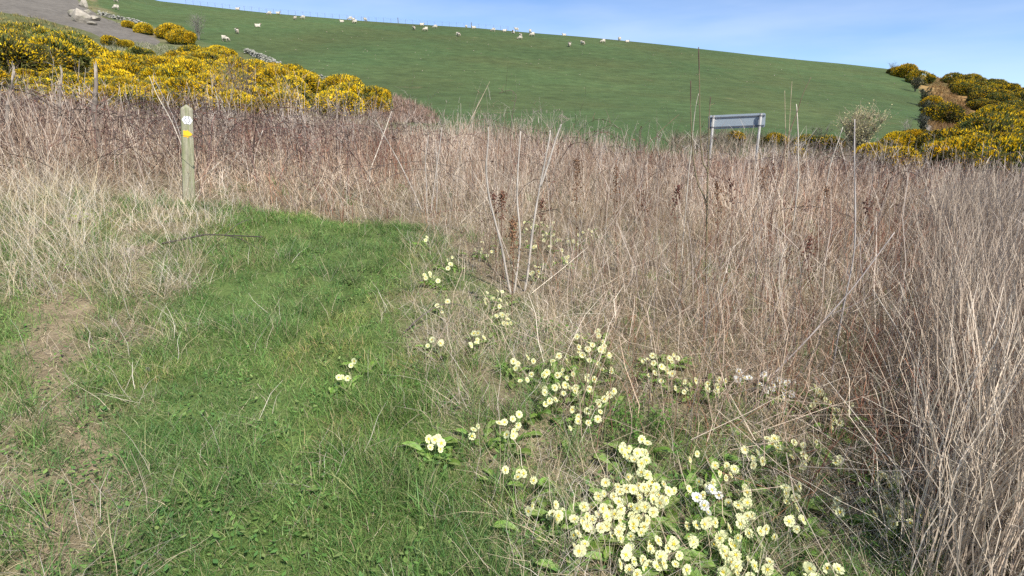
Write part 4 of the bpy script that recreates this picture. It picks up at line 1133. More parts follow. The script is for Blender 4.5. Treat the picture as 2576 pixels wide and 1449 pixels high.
def primrose(label, cx, cy, n, rx, ry=None, white=False, leaves=None, group=None):
    """clump whose flowers centre on a layout point; rx, ry half extents in layout points"""
    ry = rx * .75 if ry is None else ry
    n, rx, ry = int(n * 1.1 + .5), rx * 1.25, ry * 1.25
    c = unproject([cx * K], [cy * K], 0.085)[0]; s0 = math.hypot(c[0], c[1])
    root = empty('primrose', c); tag(root, label, 'primrose', group)
    pts = []; tries = 0
    while len(pts) < n and tries < 4000:
        tries += 1
        q = rp.uniform(-1, 1, 2)
        if q @ q > 1: continue
        q = q * [rx, ry]
        if all(math.hypot(q[0] - o[0], (q[1] - o[1]) * 1.1) > 13.0 * (2.4 / max(s0, 1.6)) * (1 - tries / 5000) for o in pts): pts.append(q)
    pts = np.array(pts)
    hs = rp.uniform(.06, .10, len(pts)); W = unproject((cx + pts[:, 0]) * K, (cy + pts[:, 1]) * K, 0.085)
    for p, h in zip(W, hs):
        me = (FLOW_W if white else FLOW_Y)[rp.integers(0, 4 if white else 8)]
        link('flower', me, root, p - c - [0, 0, .01], (rp.normal(0, .15), rp.normal(0, .15), rp.normal(.3, .6)), .085 * rp.uniform(.85, 1.3))
    nl = leaves if leaves is not None else int(5 + n * .9)
    for k in range(nl):
        p = W[rp.integers(0, len(W))] - c; az = rp.uniform(0, 6.283)
        o = np.array([rp.normal(0, .03), rp.normal(0, .03), 0]); P = c + p + o; P[2] = H(P[0], P[1]) - .01
        link('leaf', LEAVES[rp.integers(0, 6)], root, P - c, (rp.normal(.15, .15), 0, az), rp.uniform(.085, .15))
    return root
PRIM = [
 ('primrose clump, middle left of the upper flower drift, seven pale blooms', 1312, 925, 8, 32, 22), ('round primrose clump right of the seven-bloom clump', 1408, 925, 9, 30, 22),
 ('dense primrose clump in the centre of the upper drift', 1455, 965, 12, 40, 26), ('hanging primrose clump below the round one in the upper drift', 1385, 990, 7, 24, 24),
 ('arched primrose clump crowning the upper drift', 1490, 868, 13, 45, 26), ('primrose tuft under the arched clump', 1525, 910, 6, 26, 24),
 ('primrose clump between straw and grass, left below the upper drift', 1275, 1060, 9, 30, 28), ('tiny primrose tuft in straw left of the grass-edge clump', 1190, 1070, 3, 12, 14),
 ('loose primrose clump below the dense upper one', 1480, 1045, 10, 42, 34), ('three primrose blooms right of the upper drift', 1520, 998, 4, 16, 16),
 ('lone primrose clump out in the green path grass', 1085, 1112, 6, 22, 14), ('two primrose blooms beside a lime leaf', 1275, 1172, 2, 9, 9), ('upright primrose tuft right of the lime leaf', 1320, 1192, 4, 12, 20),
 ('small primrose tuft, left peak of the large carpet', 1575, 1130, 6, 20, 18), ('small primrose tuft, right peak of the large carpet', 1612, 1140, 7, 22, 22), ('primrose clump at the top of the large carpet', 1600, 1205, 13, 36, 28),
 ('bright primrose clump at the left side of the large carpet', 1528, 1258, 14, 42, 30), ('primrose clump in the heart of the large carpet', 1625, 1255, 17, 45, 34), ('primrose clump at the lower left of the large carpet', 1550, 1312, 13, 32, 28),
 ('primrose clump at the lower right of the large carpet', 1605, 1310, 9, 30, 22), ('pair of primrose tufts just right of the carpet', 1672, 1228, 6, 26, 22),
 ('primrose clump with yellow blooms beside the white one', 1760, 1215, 6, 30, 18), ('primrose clump of pure white blooms near the lying stem', 1775, 1250, 8, 30, 20, True),
 ('primrose tuft at the bottom left of the carpet', 1465, 1365, 6, 20, 24), ('trailing primrose blooms linking carpet and tuft', 1480, 1308, 6, 30, 14), ('primrose tuft alone in the grass left of the carpet', 1400, 1282, 6, 16, 20), ('two primrose blooms farthest left of the carpet', 1330, 1275, 2, 9, 6),
 ('biggest primrose clump with upright leaves at the bottom edge', 1615, 1398, 16, 48, 36), ('primrose blooms on the right side of the biggest clump', 1690, 1400, 8, 28, 30),
 ('slanting primrose row right of the biggest clump', 1760, 1338, 9, 32, 28), ('primrose clump at the end of the slanting row', 1825, 1362, 11, 34, 24), ('broad primrose clump on the bottom edge', 1870, 1420, 18, 55, 26),
 ('primrose clump by itself on the bottom edge', 2060, 1435, 11, 36, 22), ('primrose tuft above the slanting row', 1868, 1292, 6, 18, 30), ('primrose tuft right of the white clump', 1862, 1245, 6, 16, 24),
 ('single primrose bloom cluster between row and straw', 1915, 1335, 4, 18, 14), ('primrose tuft among tan stalks low right', 2000, 1308, 5, 16, 18), ('primrose tuft with a broad leaf near the reeds', 2225, 1200, 8, 26, 22), ('pale primrose clump against the near reeds', 2268, 1288, 14, 44, 24),
 ('primrose clump behind red stems, right of the white group', 2110, 1035, 10, 28, 26), ('primrose clump above the one behind red stems', 2062, 1000, 7, 24, 20), ('white primrose clump half hidden by tan stalks', 1935, 962, 9, 34, 22, True), ('white primrose blooms left of the half-hidden clump', 1880, 945, 6, 26, 16, True), ('white primrose tuft right of the half-hidden clump', 1985, 975, 5, 16, 18, True),
 ('primrose tuft at the base of the tan stalk bundle', 1640, 897, 5, 20, 10), ('small primrose tuft right of the tan stalk bundle', 1695, 900, 4, 12, 12), ('loose primrose blooms under the stalk bundle', 1660, 938, 5, 30, 12), ('primrose blooms in straw below the stalk bundle', 1715, 962, 6, 36, 14), ('primrose blooms screened by tan stalks', 1800, 965, 6, 28, 16),
 ('primrose tuft in red stems on the right', 2025, 1130, 9, 30, 30), ('primrose tuft left of the red stems', 1950, 1118, 6, 22, 20), ('little primrose tuft far right of the red stems', 2105, 1150, 3, 12, 14), ('primrose bloom cluster right above the white clump', 1890, 1145, 5, 14, 20), ('primrose blooms above the white clump', 1825, 1172, 5, 16, 16),
 ('leafy primrose clump left of the hogweed foot', 1245, 752, 8, 24, 24), ('pale primrose clump at the hogweed foot', 1275, 800, 7, 24, 18), ('primrose clump on the path side, beyond the arched twig', 1082, 702, 6, 24, 14), ('primrose tuft farther up the path edge', 1132, 660, 5, 14, 16), ('two primrose blooms at the far path edge', 1075, 600, 2, 10, 6), ('primrose blooms dotted up the straw edge', 1212, 626, 5, 24, 18),
 ('primrose tuft left of the dark grass, above the drift', 1192, 852, 7, 22, 16), ('primrose blooms strung along the grass edge', 1095, 866, 4, 24, 8), ('lone primrose blooms in the path grass', 893, 906, 2, 8, 5), ('tiny primrose blooms lowest in the path grass', 868, 946, 3, 12, 10), ('primrose blooms below the arched twig', 1107, 770, 4, 16, 8),
 ('distant primrose patch, upper left in the stalks', 1350, 565, 9, 34, 16), ('distant primrose patch below the upper left one', 1362, 605, 8, 30, 18), ('distant primrose patch, centre in the stalks', 1415, 590, 8, 26, 22), ('distant primrose patch, right in the stalks', 1472, 592, 8, 28, 20), ('distant primrose tuft by the hogweed stems', 1352, 682, 5, 16, 12), ('distant primrose tuft lowest in the stalks', 1412, 648, 5, 16, 14),
 ('small primrose tuft above the broad bottom clump', 2105, 1265, 3, 12, 14), ('pale primrose tuft low in the straw left of the reeds', 1990, 1240, 5, 18, 16), ('primrose tuft between carpet and white blooms', 1745, 1140, 2, 9, 9),
]
for a in PRIM:
    primrose(a[0], a[1], a[2], a[3], a[4], a[5], a[6] if len(a) > 6 else False)

# bright young leafy shoots among the primroses
def leafy_plant(label, cx, cy, spread, n, seed):
    g = np.random.default_rng(seed); c = unproject([cx * K], [cy * K])[0]; root = empty('leafy_plant', c); tag(root, label, 'leafy plant')
    for k in range(n):
        b = np.append(g.normal(0, spread, 2), 0); b[2] = H(c[0] + b[0], c[1] + b[1]) - c[2]; h = g.uniform(.08, .17); d = np.append(g.normal(0, .25, 2), 1) * h
        mb = MB(); mb.tube([b, b + d * .5, b + d], [.0016, .0013, .001], 4, (.14, .22, .05))
        for j in range(7):
            p = b + d * (.3 + .7 * j / 6); a = j * 2.4 + k; L = g.uniform(.018, .034); u = np.array([math.cos(a), math.sin(a), .35]); s = np.array([-math.sin(a), math.cos(a), 0]); cc = np.array((.13, .27, .045)) * g.uniform(.8, 1.4)
            mb.add([p, p + u * L * .5 + s * L * .26, p + u * L, p + u * L * .5 - s * L * .26], [(0, 1, 2, 3)], cc)
        mb.build('shoot', M_LEAF, root)
leafy_plant('bright green leafy shoots above the primrose carpet', 1600, 1085, .12, 34, 1)
leafy_plant('few fresh leafy shoots at the path end under the brambles', 1018, 490, .10, 8, 2)
leafy_plant('leafy shoots low behind the bramble arch', 1130, 480, .10, 8, 3)
leafy_plant('leafy shoots in the dark grass above the flower drift', 1380, 850, .12, 14, 4)
# ------------------------------------------------------------------ gorse
def gorse_meshes(seed, n_leaf, n_flow, lobes=7, dark=False):
    """foliage and blossom of a bush about 1 unit high and 1.6 wide: spiny sprigs over a lumpy crown"""
    g = np.random.default_rng(seed)
    C = [(np.array([0, 0, .38]), np.array([.62, .6, .46]))]
    for k in range(lobes):
        a = g.uniform(0, 6.283); q = g.uniform(.25, .6); C.append((np.array([q * math.cos(a), q * math.sin(a), g.uniform(.2, .62)]), np.array([1, 1, .85]) * g.uniform(.22, .38)))
    def shell(n, lo, hi, zmin):
        m = n * 6; ci = g.integers(0, len(C), m); cc = np.array([c[0] for c in C]); rr = np.array([c[1] for c in C])
        d = unit(g.normal(0, 1, (m, 3))); p = cc[ci] + d * rr[ci] * g.uniform(lo, hi, (m, 1))
        ok = (p[:, 2] > zmin) & ~((((p[:, None] - cc[None]) / rr[None]) ** 2).sum(2) < .62).any(1)
        return p[ok][:n], d[ok][:n]
    P, Nn = shell(n_leaf, .80, 1.05, 0.0)
    st = Stand(seed)
    def sprigs(P, Nn, L, W, cols, bend):
        N = len(P); d = unit(Nn + g.normal(0, .45, Nn.shape) + np.array([0, 0, .25])); Ln = g.uniform(*L, (N, 1))
        pts = np.stack([P - d * Ln * .3, P + d * Ln], 1); s = unit(np.cross(d, g.normal(0, 1, d.shape)))
        w = g.uniform(*W, N); c = np.array(cols)[g.integers(0, len(cols), N)] * g.uniform(.7, 1.3, (N, 1))
        Wd = np.stack([w, w * .35], 1); st.ribbons(pts, Wd, s, c[:, None]); st.ribbons(pts, Wd, unit(np.cross(d, s)), c[:, None])
    sprigs(P, Nn, (.05, .13), (.022, .05), [(.12, .14, .035), (.15, .165, .045), (.20, .19, .05), (.22, .18, .08), (.10, .125, .04)], 0)
    fol = fast_mesh('foliage', np.concatenate(st.V), np.concatenate(st.Q), np.concatenate(st.C), M_GORSE)
    P, Nn = shell(n_flow, .93, 1.12, .08)
    keep = fbm(P[:, 0] * 3.2 + seed, P[:, 1] * 3.2 + P[:, 2] * 3.2, seed, 3) + .25 * (P[:, 2] - .4) > (.16 if not dark else .45)
    P, Nn = P[keep], Nn[keep]; st = Stand(seed + 1)
    sprigs(P, Nn, (.03, .06), (.022, .036), [(.82, .57, .02), (.88, .64, .03), (.74, .49, .02), (.78, .57, .04)], 0)
    flo = fast_mesh('blossom', np.concatenate(st.V), np.concatenate(st.Q), np.concatenate(st.C), M_BLOSSOM)
    mb = MB()
    for k in range(7):
        a = g.uniform(0, 6.28); q = g.uniform(.2, .55); mb.tube([(g.normal(0, .04), g.normal(0, .04), -.15), (q * .5 * math.cos(a), q * .5 * math.sin(a), .2), (q * math.cos(a), q * math.sin(a), g.uniform(.4, .65))], [.03, .02, .01], 5, (.10, .075, .05))
    return fol, flo, mb.mesh('branch', M_BARK)
GB = [gorse_meshes(500 + i * 3, 3200, 8000) for i in range(3)]            # in full bloom
GM = [gorse_meshes(540 + i * 3, 3600, 5600, dark=True) for i in range(2)]  # half in bloom
GD = [gorse_meshes(570 + i * 3, 4200, 2600, dark=True) for i in range(2)]   # mostly green
rg = np.random.default_rng(31)
def gorse(kind, px_, py_, size, label, group=None, flat=1.0):
    p = unproject([px_], [py_])[0]; p[2] = H(p[0], p[1]) - .05 * size
    root = empty('gorse_bush', p, (0, 0, rg.uniform(0, 6.28)), 1.0); root.scale = (size, size, size * flat); tag(root, label, 'gorse', group)
    fol, flo, brn = kind[rg.integers(0, len(kind))]
    link('foliage', fol, root); link('blossom', flo, root); link('branch', brn, root)
    return root
def inside(poly, x, y):
    poly = np.array(poly); j = len(poly) - 1; c = False
    for i in range(len(poly)):
        if (poly[i, 1] > y) != (poly[j, 1] > y) and x < (poly[j, 0] - poly[i, 0]) * (y - poly[i, 1]) / (poly[j, 1] - poly[i, 1]) + poly[i, 0]: c = not c
        j = i
    return c
def thicket(poly, kinds, n, size, label, group, mind=.62, flat=(.8, 1.1)):
    """bushes spread over a patch of slope, each rooted on the ground"""
    poly = np.array(poly, float); lo, hi = poly.min(0), poly.max(0); placed = []
    cand = [a for a in rg.uniform(lo, hi, (n * 14, 2)) if inside(poly, *a)]; spots = unproject([a[0] for a in cand], [a[1] for a in cand])
    for a, p in zip(cand, spots):
        if len(placed) >= n: break
        s = rg.uniform(*size) * float(np.clip(p[1] / 46, .5, 1))
        if any(math.hypot(p[0] - q[0], p[1] - q[1]) < mind * (s + q[2]) for q in placed): continue
        placed.append((p[0], p[1], s)); gorse(kinds[rg.integers(0, len(kinds))], a[0], a[1], s, label, group, rg.uniform(*flat))
    return len(placed)
# left bank: the bright band behind the brambles
n1 = thicket([(105, 80), (160, 73), (176, 60), (215, 53), (240, 63), (300, 90), (340, 100), (370, 110), (376, 118), (300, 118), (200, 116), (105, 112)], [GB, GB, GB, GM], 78, (1.7, 2.4),
        'yellow gorse bush in the bright band on the bank behind the waymark post', 'gorse bushes of the bright band behind the waymark post', .36)
n2_ = thicket([(-40, 84), (60, 82), (105, 86), (112, 110), (40, 104), (-40, 102)], [GM, GM, GB], 20, (1.6, 2.3),
        'dull olive-yellow gorse bush on the bank above the broken trunks', 'low olive gorse bushes above the broken trunks', .5, (.6, .85))
n3 = thicket([(-40, 46), (40, 46), (72, 54), (92, 62), (84, 72), (40, 74), (-40, 76)], [GD, GM, GD, GM], 26, (2.3, 3.1),
        'large dark green gorse bush with yellow fringes below the grey track', 'large dark gorse bushes below the grey track', .42)
for lab, a, b, s, kd in [('small gorse bush at the end of the rubble wall', 128, 28, 1.3, GB), ('rounded gorse bush above the rough grass by the rubble wall', 145, 34, 1.9, GB), ('bright domed gorse bush standing alone before the pasture', 172, 39, 2.6, GB),
        ('second domed gorse bush, right of the bright lone one', 182, 44, 2.4, GB), ('low gorse bush, left in the rough grass below the wall', 112, 47, 1.5, GM), ('tiny gorse bush in the middle of the rough grass', 126, 48.5, 1.2, GB), ('dark green gorse bush without bloom at the edge of the rough grass', 139, 62, 1.8, GD),
        ('gorse bush farthest down the bank, tapering towards the pasture', 376, 108, 1.6, GB)]:
    gorse(kd, a, b, s, lab)
# right slope
n4 = thicket([(944, 82), (975, 84), (1024, 91), (1050, 93), (1050, 186), (1000, 184), (955, 176), (940, 162), (962, 150), (990, 140), (985, 118), (968, 98)], [GM, GD, GM, GD, GD], 130, (2.2, 3.2),
        'olive and yellow gorse bush on the dense slope at the right edge', 'gorse bushes covering the right slope', .40, (.75, 1.05))
for lab, a, b, s, kd in [('gorse bush on the skyline where pasture meets gorse slope', 905, 78, 3.6, GB), ('gorse bush just right of the skyline bush', 918, 84, 3.2, GM), ('gorse bush left of the skyline bush, mostly bare', 895, 75, 2.2, GM), ('round dark gorse bush on the bare tan strip', 943, 124, 2.6, GD),
        ('orange-yellow gorse bush at the foot of the slope by the grey patch', 931, 108, 2.0, GB), ('bright gorse bush right of the budding shrub', 896, 150, 1.2, GB), ('gorse bush next to the bright one at the slope foot', 912, 149, 1.3, GB), ('low yellow gorse below the budding shrub', 870, 164, 1.1, GB),
        ('small gorse bush low at the field edge, below the bright one', 896, 172, 1.2, GB), ('sparse gorse bush directly right of the road sign post', 775, 148, .9, GM), ('sparse gorse bush behind the white stem', 805, 151, 1.0, GD), ('dark gorse bush left of the budding shrub', 826, 154, 1.1, GD), ('yellow-tipped gorse bush below the road sign', 735, 144, .8, GM),
        ('yellow gorse bush at the dark hedge corner', 795, 160, .7, GM), ('golden gorse bush lowest on the slope by the reeds', 955, 172, 1.7, GB), ('dull gorse bush at the bottom of the right slope', 1000, 178, 1.8, GM)]:
    gorse(kd, a, b, s, lab)
print('GORSE', n1, n2_, n3, n4)

# bare and budding shrubs
def shrub(label, px_, py_, h, w, seed, col, stems=9, leaf=None, nleaf=0, twig=3, name='bare_shrub', lsz=.03):
    g = np.random.default_rng(seed); p = unproject([px_], [py_])[0]; root = empty(name, p); tag(root, label, 'shrub')
    tips = []; mb = MB()
    for k in range(stems):
        a = g.uniform(0, 6.28); q = g.uniform(.2, 1) * w; n = 6; t = np.linspace(0, 1, n)
        P = np.stack([q * math.cos(a) * t ** 1.2, q * math.sin(a) * t ** 1.2, h * t * g.uniform(.75, 1.05)], 1) + g.normal(0, .02 * h, (n, 3)) * t[:, None]; P[0, 2] = -.1
        mb.tube(P, np.linspace(.012 * h, .003 * h, n), 4, np.array(col) * g.uniform(.8, 1.2))
        for j in range(twig * 4):
            i = g.integers(1, n - 1); b = P[i] * .5 + P[i + 1] * .5; d = unit(g.normal(0, 1, 3) * [.8, .8, .3] + [0, 0, .9]); L = g.uniform(.15, .45) * h; e = b + d * L * .5 + g.normal(0, .02 * h, 3); f = b + d * L
            mb.tube([b, e, f], [.004 * h, .003 * h, .0015 * h], 3, np.array(col) * g.uniform(.8, 1.2), 0, False); tips += [(b, e), (e, f)]
    mb.build('branches', M_BARK, root)
    if nleaf:
        st = Stand(seed); i = g.integers(0, len(tips), nleaf); f = g.random((nleaf, 1)); A = np.array([t[0] for t in tips])[i]; B = np.array([t[1] for t in tips])[i]; P = A * (1 - f) + B * f + g.normal(0, .015, (nleaf, 3))
        d = unit(g.normal(0, 1, (nleaf, 3)) + [0, 0, .6]); s = unit(np.cross(d, g.normal(0, 1, d.shape))); sz = lsz * g.uniform(.7, 1.4, (nleaf, 1))
        st.ribbons(np.stack([P, P + d * sz * .5, P + d * sz], 1), np.stack([sz[:, 0] * .3, sz[:, 0] * .8, sz[:, 0] * .1], 1), s, (np.array(leaf) * g.uniform(.7, 1.3, (nleaf, 1)))[:, None])
        tag(link('buds', fast_mesh('buds', np.concatenate(st.V), np.concatenate(st.Q), np.concatenate(st.C), M_LEAF), root), None, None, None, 'stuff')
shrub('rounded shrub in pale yellow bud before the pasture on the right', 855, 160, 2.05, 1.05, 81, (.30, .25, .18), 22, (.52, .46, .24), 3600, 8, 'budding_shrub', .05)
shrub('leafless grey shrub standing against the pasture above the lone gorse', 199, 40, 3.6, 1.7, 82, (.20, .19, .155), 12, None, 0, 5)
shrub('bare grey shrub right of the budding shrub', 903, 146, 1.5, .5, 83, (.30, .27, .22), 7)
shrub('bare twiggy shrub rising before the gorse band', 245, 112, 2.6, .9, 84, (.20, .155, .12), 9, None, 0, 4)
shrub('slender bare shrub in front of the brightest gorse', 225, 113, 2.0, .6, 85, (.22, .17, .13), 7, None, 0, 3)
shrub('low bare shrub below the road sign', 722, 147, 1.1, .9, 86, (.20, .17, .12), 12, None, 0, 5)
shrub('dark leafless shrub on the hedge line at the skyline', 893, 74, 2.4, 1.4, 87, (.12, .10, .09), 12, None, 0, 5)
shrub('dark hedge shrub down the right side of the pasture', 915, 92, 2.2, 1.2, 88, (.11, .10, .08), 12, (.06, .07, .03), 700, 5, 'hedge_shrub', .16)
shrub('dark hedge shrub midway down the pasture edge', 923, 106, 2.0, 1.1, 89, (.11, .10, .08), 12, (.06, .07, .03), 700, 5, 'hedge_shrub', .15)
shrub('dark hedge shrub low on the pasture edge above the grey patch', 924, 120, 1.8, .9, 90, (.11, .10, .08), 12, (.06, .07, .03), 600, 5, 'hedge_shrub', .13)
shrub('dark hedge shrub lowest on the pasture edge', 922, 134, 1.4, .7, 91, (.16, .15, .13), 12, (.07, .08, .04), 500, 5, 'hedge_shrub', .10)
shrub('blackened twiggy shrub left of the budding shrub', 818, 152, 1.2, .7, 92, (.09, .07, .06), 12, None, 0, 5)

# rough tussocks on the left bank and dead bracken on the right slope
st = Stand(71); r = st.r
def far_tufts(poly, n, per, L, W, cols, lean=.5):
    poly = np.array(poly, float); lo, hi = poly.min(0), poly.max(0); a = r.uniform(lo, hi, (n, 2)); m = np.array([inside(poly, *q) for q in a]); P = unproject(a[m, 0], a[m, 1]); st.grow(P[:, 0], P[:, 1], per, .3, L, W, cols, lean, .8, 2, .2)
far_tufts([(95, 50), (110, 40), (150, 45), (175, 48), (180, 55), (168, 62), (110, 66), (98, 58)], 1500, 10, (.2, .55), (.03, .06), [(.34, .31, .20), (.22, .24, .12), (.16, .19, .07), (.40, .36, .25)])
far_tufts([(-40, 10), (30, 16), (80, 30), (100, 45), (90, 52), (60, 32), (0, 26), (-40, 28)], 900, 8, (.2, .5), (.04, .08), [(.34, .26, .10), (.28, .22, .08), (.20, .19, .06)])
far_tufts([(75, -5), (96, 4), (118, 17), (150, 28), (140, 32), (108, 22), (80, 6)], 500, 8, (.2, .4), (.03, .07), [(.30, .25, .12), (.22, .22, .09)])
far_tufts([(355, 108), (395, 96), (430, 112), (440, 124), (380, 122)], 800, 10, (.3, .7), (.03, .05), [(.30, .19, .14), (.36, .25, .19), (.24, .15, .11)])
far_tufts([(670, 138), (760, 138), (900, 150), (930, 168), (880, 172), (780, 160), (670, 150)], 1400, 10, (.3, .8), (.015, .03), [(.26, .22, .15), (.20, .16, .10), (.34, .28, .20), (.15, .12, .08)], .35)
st.build('tussock_grass', M_STRAW, 'rough tussock grass on the bank between gorse and track')
st = Stand(72); r = st.r
far_tufts([(926, 78), (945, 76), (955, 92), (968, 108), (972, 126), (955, 140), (935, 138), (926, 120), (930, 100)], 2200, 9, (.25, .6), (.03, .08), [(.34, .21, .06), (.30, .19, .08), (.38, .25, .09), (.26, .18, .08)], .6)
st.build('dead_bracken', M_STRAW, 'tan dead bracken strip between pasture and gorse slope')

# ------------------------------------------------------------------ rubble wall and boulders
ST = [stone_mesh('stone', 400 + i, 1, .62, .3) for i in range(6)]
rw = np.random.default_rng(8)
def wall(label, seg, n, size, rows):
    t = np.linspace(0, len(seg) - 1, n); seg = np.array(seg, float)
    a = np.stack([np.interp(t, np.arange(len(seg)), seg[:, k]) for k in (0, 1)], 1); P = unproject(a[:, 0], a[:, 1]); root = empty('stone_wall', P[0]); tag(root, label, 'stone wall')
    for row in range(rows):
        for i in range(n):
            if row and rw.random() < .25 * row: continue
            s = size * rw.uniform(.6, 1.25); p = P[i] - P[0] + np.array([rw.normal(0, .18), rw.normal(0, .25), size * (.35 + .85 * row)])
            p[2] += H(P[0][0] + p[0], P[0][1] + p[1]) - P[i][2]
            link('stone', ST[rw.integers(0, 6)], root, p, (rw.normal(0, .3), rw.normal(0, .3), rw.uniform(0, 6.28)), s)
wall('tumbled grey rubble wall at the top of the rough bank', [(101, 15), (110, 18), (122, 20.5), (136, 23.5), (148, 27)], 70, .27, 3)
wall('drystone wall top showing behind the gorse beside the pasture', [(247, 53), (256, 57), (266, 61), (280, 67)], 46, .26, 3)
wall('short drystone wall remnant low behind the gorse', [(320, 80), (330, 83), (345, 87)], 34, .22, 3)
M_BOULD = surf_mat('pale_boulder', (0.35, 0.31, 0.25), 0.9, 0.2, (2.5, 0.3), (0.26, 0.24, 0.18), (1.6, .48, .62), (5.0, 1.0))
for lab, a, b, s, mt, sq in [('large cracked grey boulder on the track edge', 83, 22.5, 1.9, M_BOULD, .75), ('grey boulder beside the cracked one', 78, 18.5, 1.3, M_BOULD, .7), ('white upright rock standing on the bank top', 84, 7.6, .8, M_BOULD, 1.2), ('flat grey slab right of the large boulder', 93, 20.5, 1.3, M_BOULD, .35), ('low grey rock at the lower end of the boulder pile', 92, 25.5, .7, M_BOULD, .6), ('small pale rock uphill of the rubble wall', 88, 14, .8, M_BOULD, .6)]:
    p = unproject([a], [b])[0]; me = stone_mesh('boulder', int(a * 7), 3, sq, .35); me.materials.clear(); me.materials.append(mt)
    o = link('boulder', me, None, p + [0, 0, s * sq * .55], (0, 0, a), s); tag(o, lab, 'boulder')

# pale stones lying on the pasture
st = MB(); rq = np.random.default_rng(5)
a = np.stack([rq.uniform(190, 900, 330), rq.uniform(30, 130, 330)], 1); P = unproject(a[:, 0], a[:, 1])
for p, q in zip(P, a):
    if p[1] > 165 or q[1] > 132 or q[1] > np.interp(q[0], WALL_PX[:, 0], WALL_PX[:, 1], left=-99, right=200): continue
    e = rq.uniform(.04, .11) * p[1] / 100; v = p + [0, 0, e * .4] + e * np.array([(1, .2, 0), (-1, 0, .1), (0, 1, 0), (.1, -1, 0), (0, 0, .8), (0, 0, -.6)])
    st.add(v, [(0, 2, 4), (2, 1, 4), (1, 3, 4), (3, 0, 4), (2, 0, 5), (1, 2, 5), (3, 1, 5), (0, 3, 5)], np.array((.42, .36, .26)) * rq.uniform(.7, 1.3))
o = st.build('field_stones', M_STRAW); tag(o, 'pale stones scattered over the pasture', None, None, 'stuff')

# ------------------------------------------------------------------ skyline fence
M_FPOST = surf_mat('dark_fence_post', (0.14, 0.12, 0.10), 0.9, 0.1)
fx = np.linspace(186, 508, 45); fence = None; fp = []
for i, a in enumerate(fx):
    s = float(ray(np.array(a), np.array(np.interp(a, _sky[:, 0], _sky[:, 1])))[0]); y = 180.0; x = s * y; fp.append((x, y, float(H(x, y))))
fence = empty('pasture_fence', fp[0]); tag(fence, 'thin post and wire fence along the skyline of the hill', 'fence')
mb = MB(); mb.tube([(0, 0, -.3), (0, 0, .6), (0, 0, 1.2)], .032, 6); me_p = mb.mesh('post', M_FPOST); mb = MB(); mb.tube([(0, 0, -.3), (0, 0, .6), (0, 0, 1.5)], .10, 6); me_b = mb.mesh('post', M_FPOST)
for i, p in enumerate(fp): link('post', me_b if i in (29, 39) else me_p, fence, np.array(p) - fp[0], (0, rad(rw.normal(0, 1.5)), 0))
for z in (.5, .9, 1.2):
    mb = MB(); mb.tube([np.array(p) - fp[0] + [0, 0, z] for p in fp], .006, 3); mb.build('wire', M_FPOST, fence)

# ------------------------------------------------------------------ sheep
M_WOOL = surf_mat('sheep_wool', (0.58, 0.52, 0.42), 0.95, 0.1, (12.0, .15), (0.44, 0.38, 0.29), (5.0, .5, .7), (30.0, .8))
M_FACE = surf_mat('sheep_face', (0.30, 0.25, 0.19), 0.9, 0.1, (12.0, .15))
def sheep_mesh(kind):
    lie = kind == 'lie'; hz = .28 if lie else .62
    V = [(-.42, 0, hz), (-.1, 0, hz + .03), (.28, 0, hz + .02), (-.52, 0, hz - .08)]; R = [.25, .29, .25, .05]; E = [(0, 1), (1, 2), (0, 3)]
    if kind == 'graze': hd = [(.50, 0, hz - .10, .14), (.66, 0, hz - .36, .095), (.76, 0, hz - .53, .05)]
    elif kind == 'lie': hd = [(.46, 0, hz + .18, .13), (.56, .02, hz + .36, .10), (.72, .04, hz + .30, .055)]
    else: hd = [(.46, 0, hz + .16, .13), (.58, 0, hz + .34, .10), (.74, 0, hz + .27, .055)]
    last = 2
    for x, y, z, r in hd: V.append((x, y, z)); R.append(r); E.append((last, len(V) - 1)); last = len(V) - 1
    hi = last - 1
    for s in (-1, 1): V.append((V[hi][0] - .02, s * .16, V[hi][2] + .03)); R.append(.03); E.append((hi, len(V) - 1))
    if not lie:
        for bx, root, fw in ((-.36, 0, -.05), (.26, 2, .03)):
            for s in (-1, 1):
                a = len(V); V += [(bx, s * .14, hz - .22), (bx + fw, s * .14, .26), (bx, s * .14, .10), (bx + .02, s * .14, 0.0)]; R += [.11, .048, .04, .045]; E += [(root, a), (a, a + 1), (a + 1, a + 2), (a + 2, a + 3)]
    else:
        for bx, root in ((-.30, 0), (.24, 2)):
            for s in (-1, 1): a = len(V); V += [(bx + .05, s * .22, .10), (bx + .28, s * .24, .05)]; R += [.10, .045]; E += [(root, a), (a, a + 1)]
    me = bpy.data.meshes.new('sheep_skeleton'); me.from_pydata(V, E, []); o = bpy.data.objects.new('sheep_skeleton', me); COL.objects.link(o)
    o.modifiers.new('skin', 'SKIN'); sub = o.modifiers.new('sub', 'SUBSURF'); sub.levels = 2
    for i, d in enumerate(me.skin_vertices[0].data): d.radius = (R[i], R[i]); d.use_root = i == 1
    dg = bpy.context.evaluated_depsgraph_get(); m2 = bpy.data.meshes.new_from_object(o.evaluated_get(dg)); bpy.data.objects.remove(o)
    m2.materials.clear(); m2.materials.append(M_WOOL); m2.materials.append(M_FACE); hx, hzz = V[hi][0], V[hi][2]
    for v in m2.vertices:
        p = np.array(v.co)
        if p[0] < .45 and p[2] > .32: v.co = p * (1 + .06 * (float(vnoise(p[0] * 14, p[1] * 14 + p[2] * 11, 3)) - .5))
    for f in m2.polygons:
        c = f.center; f.use_smooth = True
        f.material_index = 1 if (c[0] > hx - .07 or (not lie and c[2] < .30)) else 0
    m2.name = 'sheep'; return m2
SHEEP = {k: sheep_mesh(k) for k in ('graze', 'stand', 'lie')}
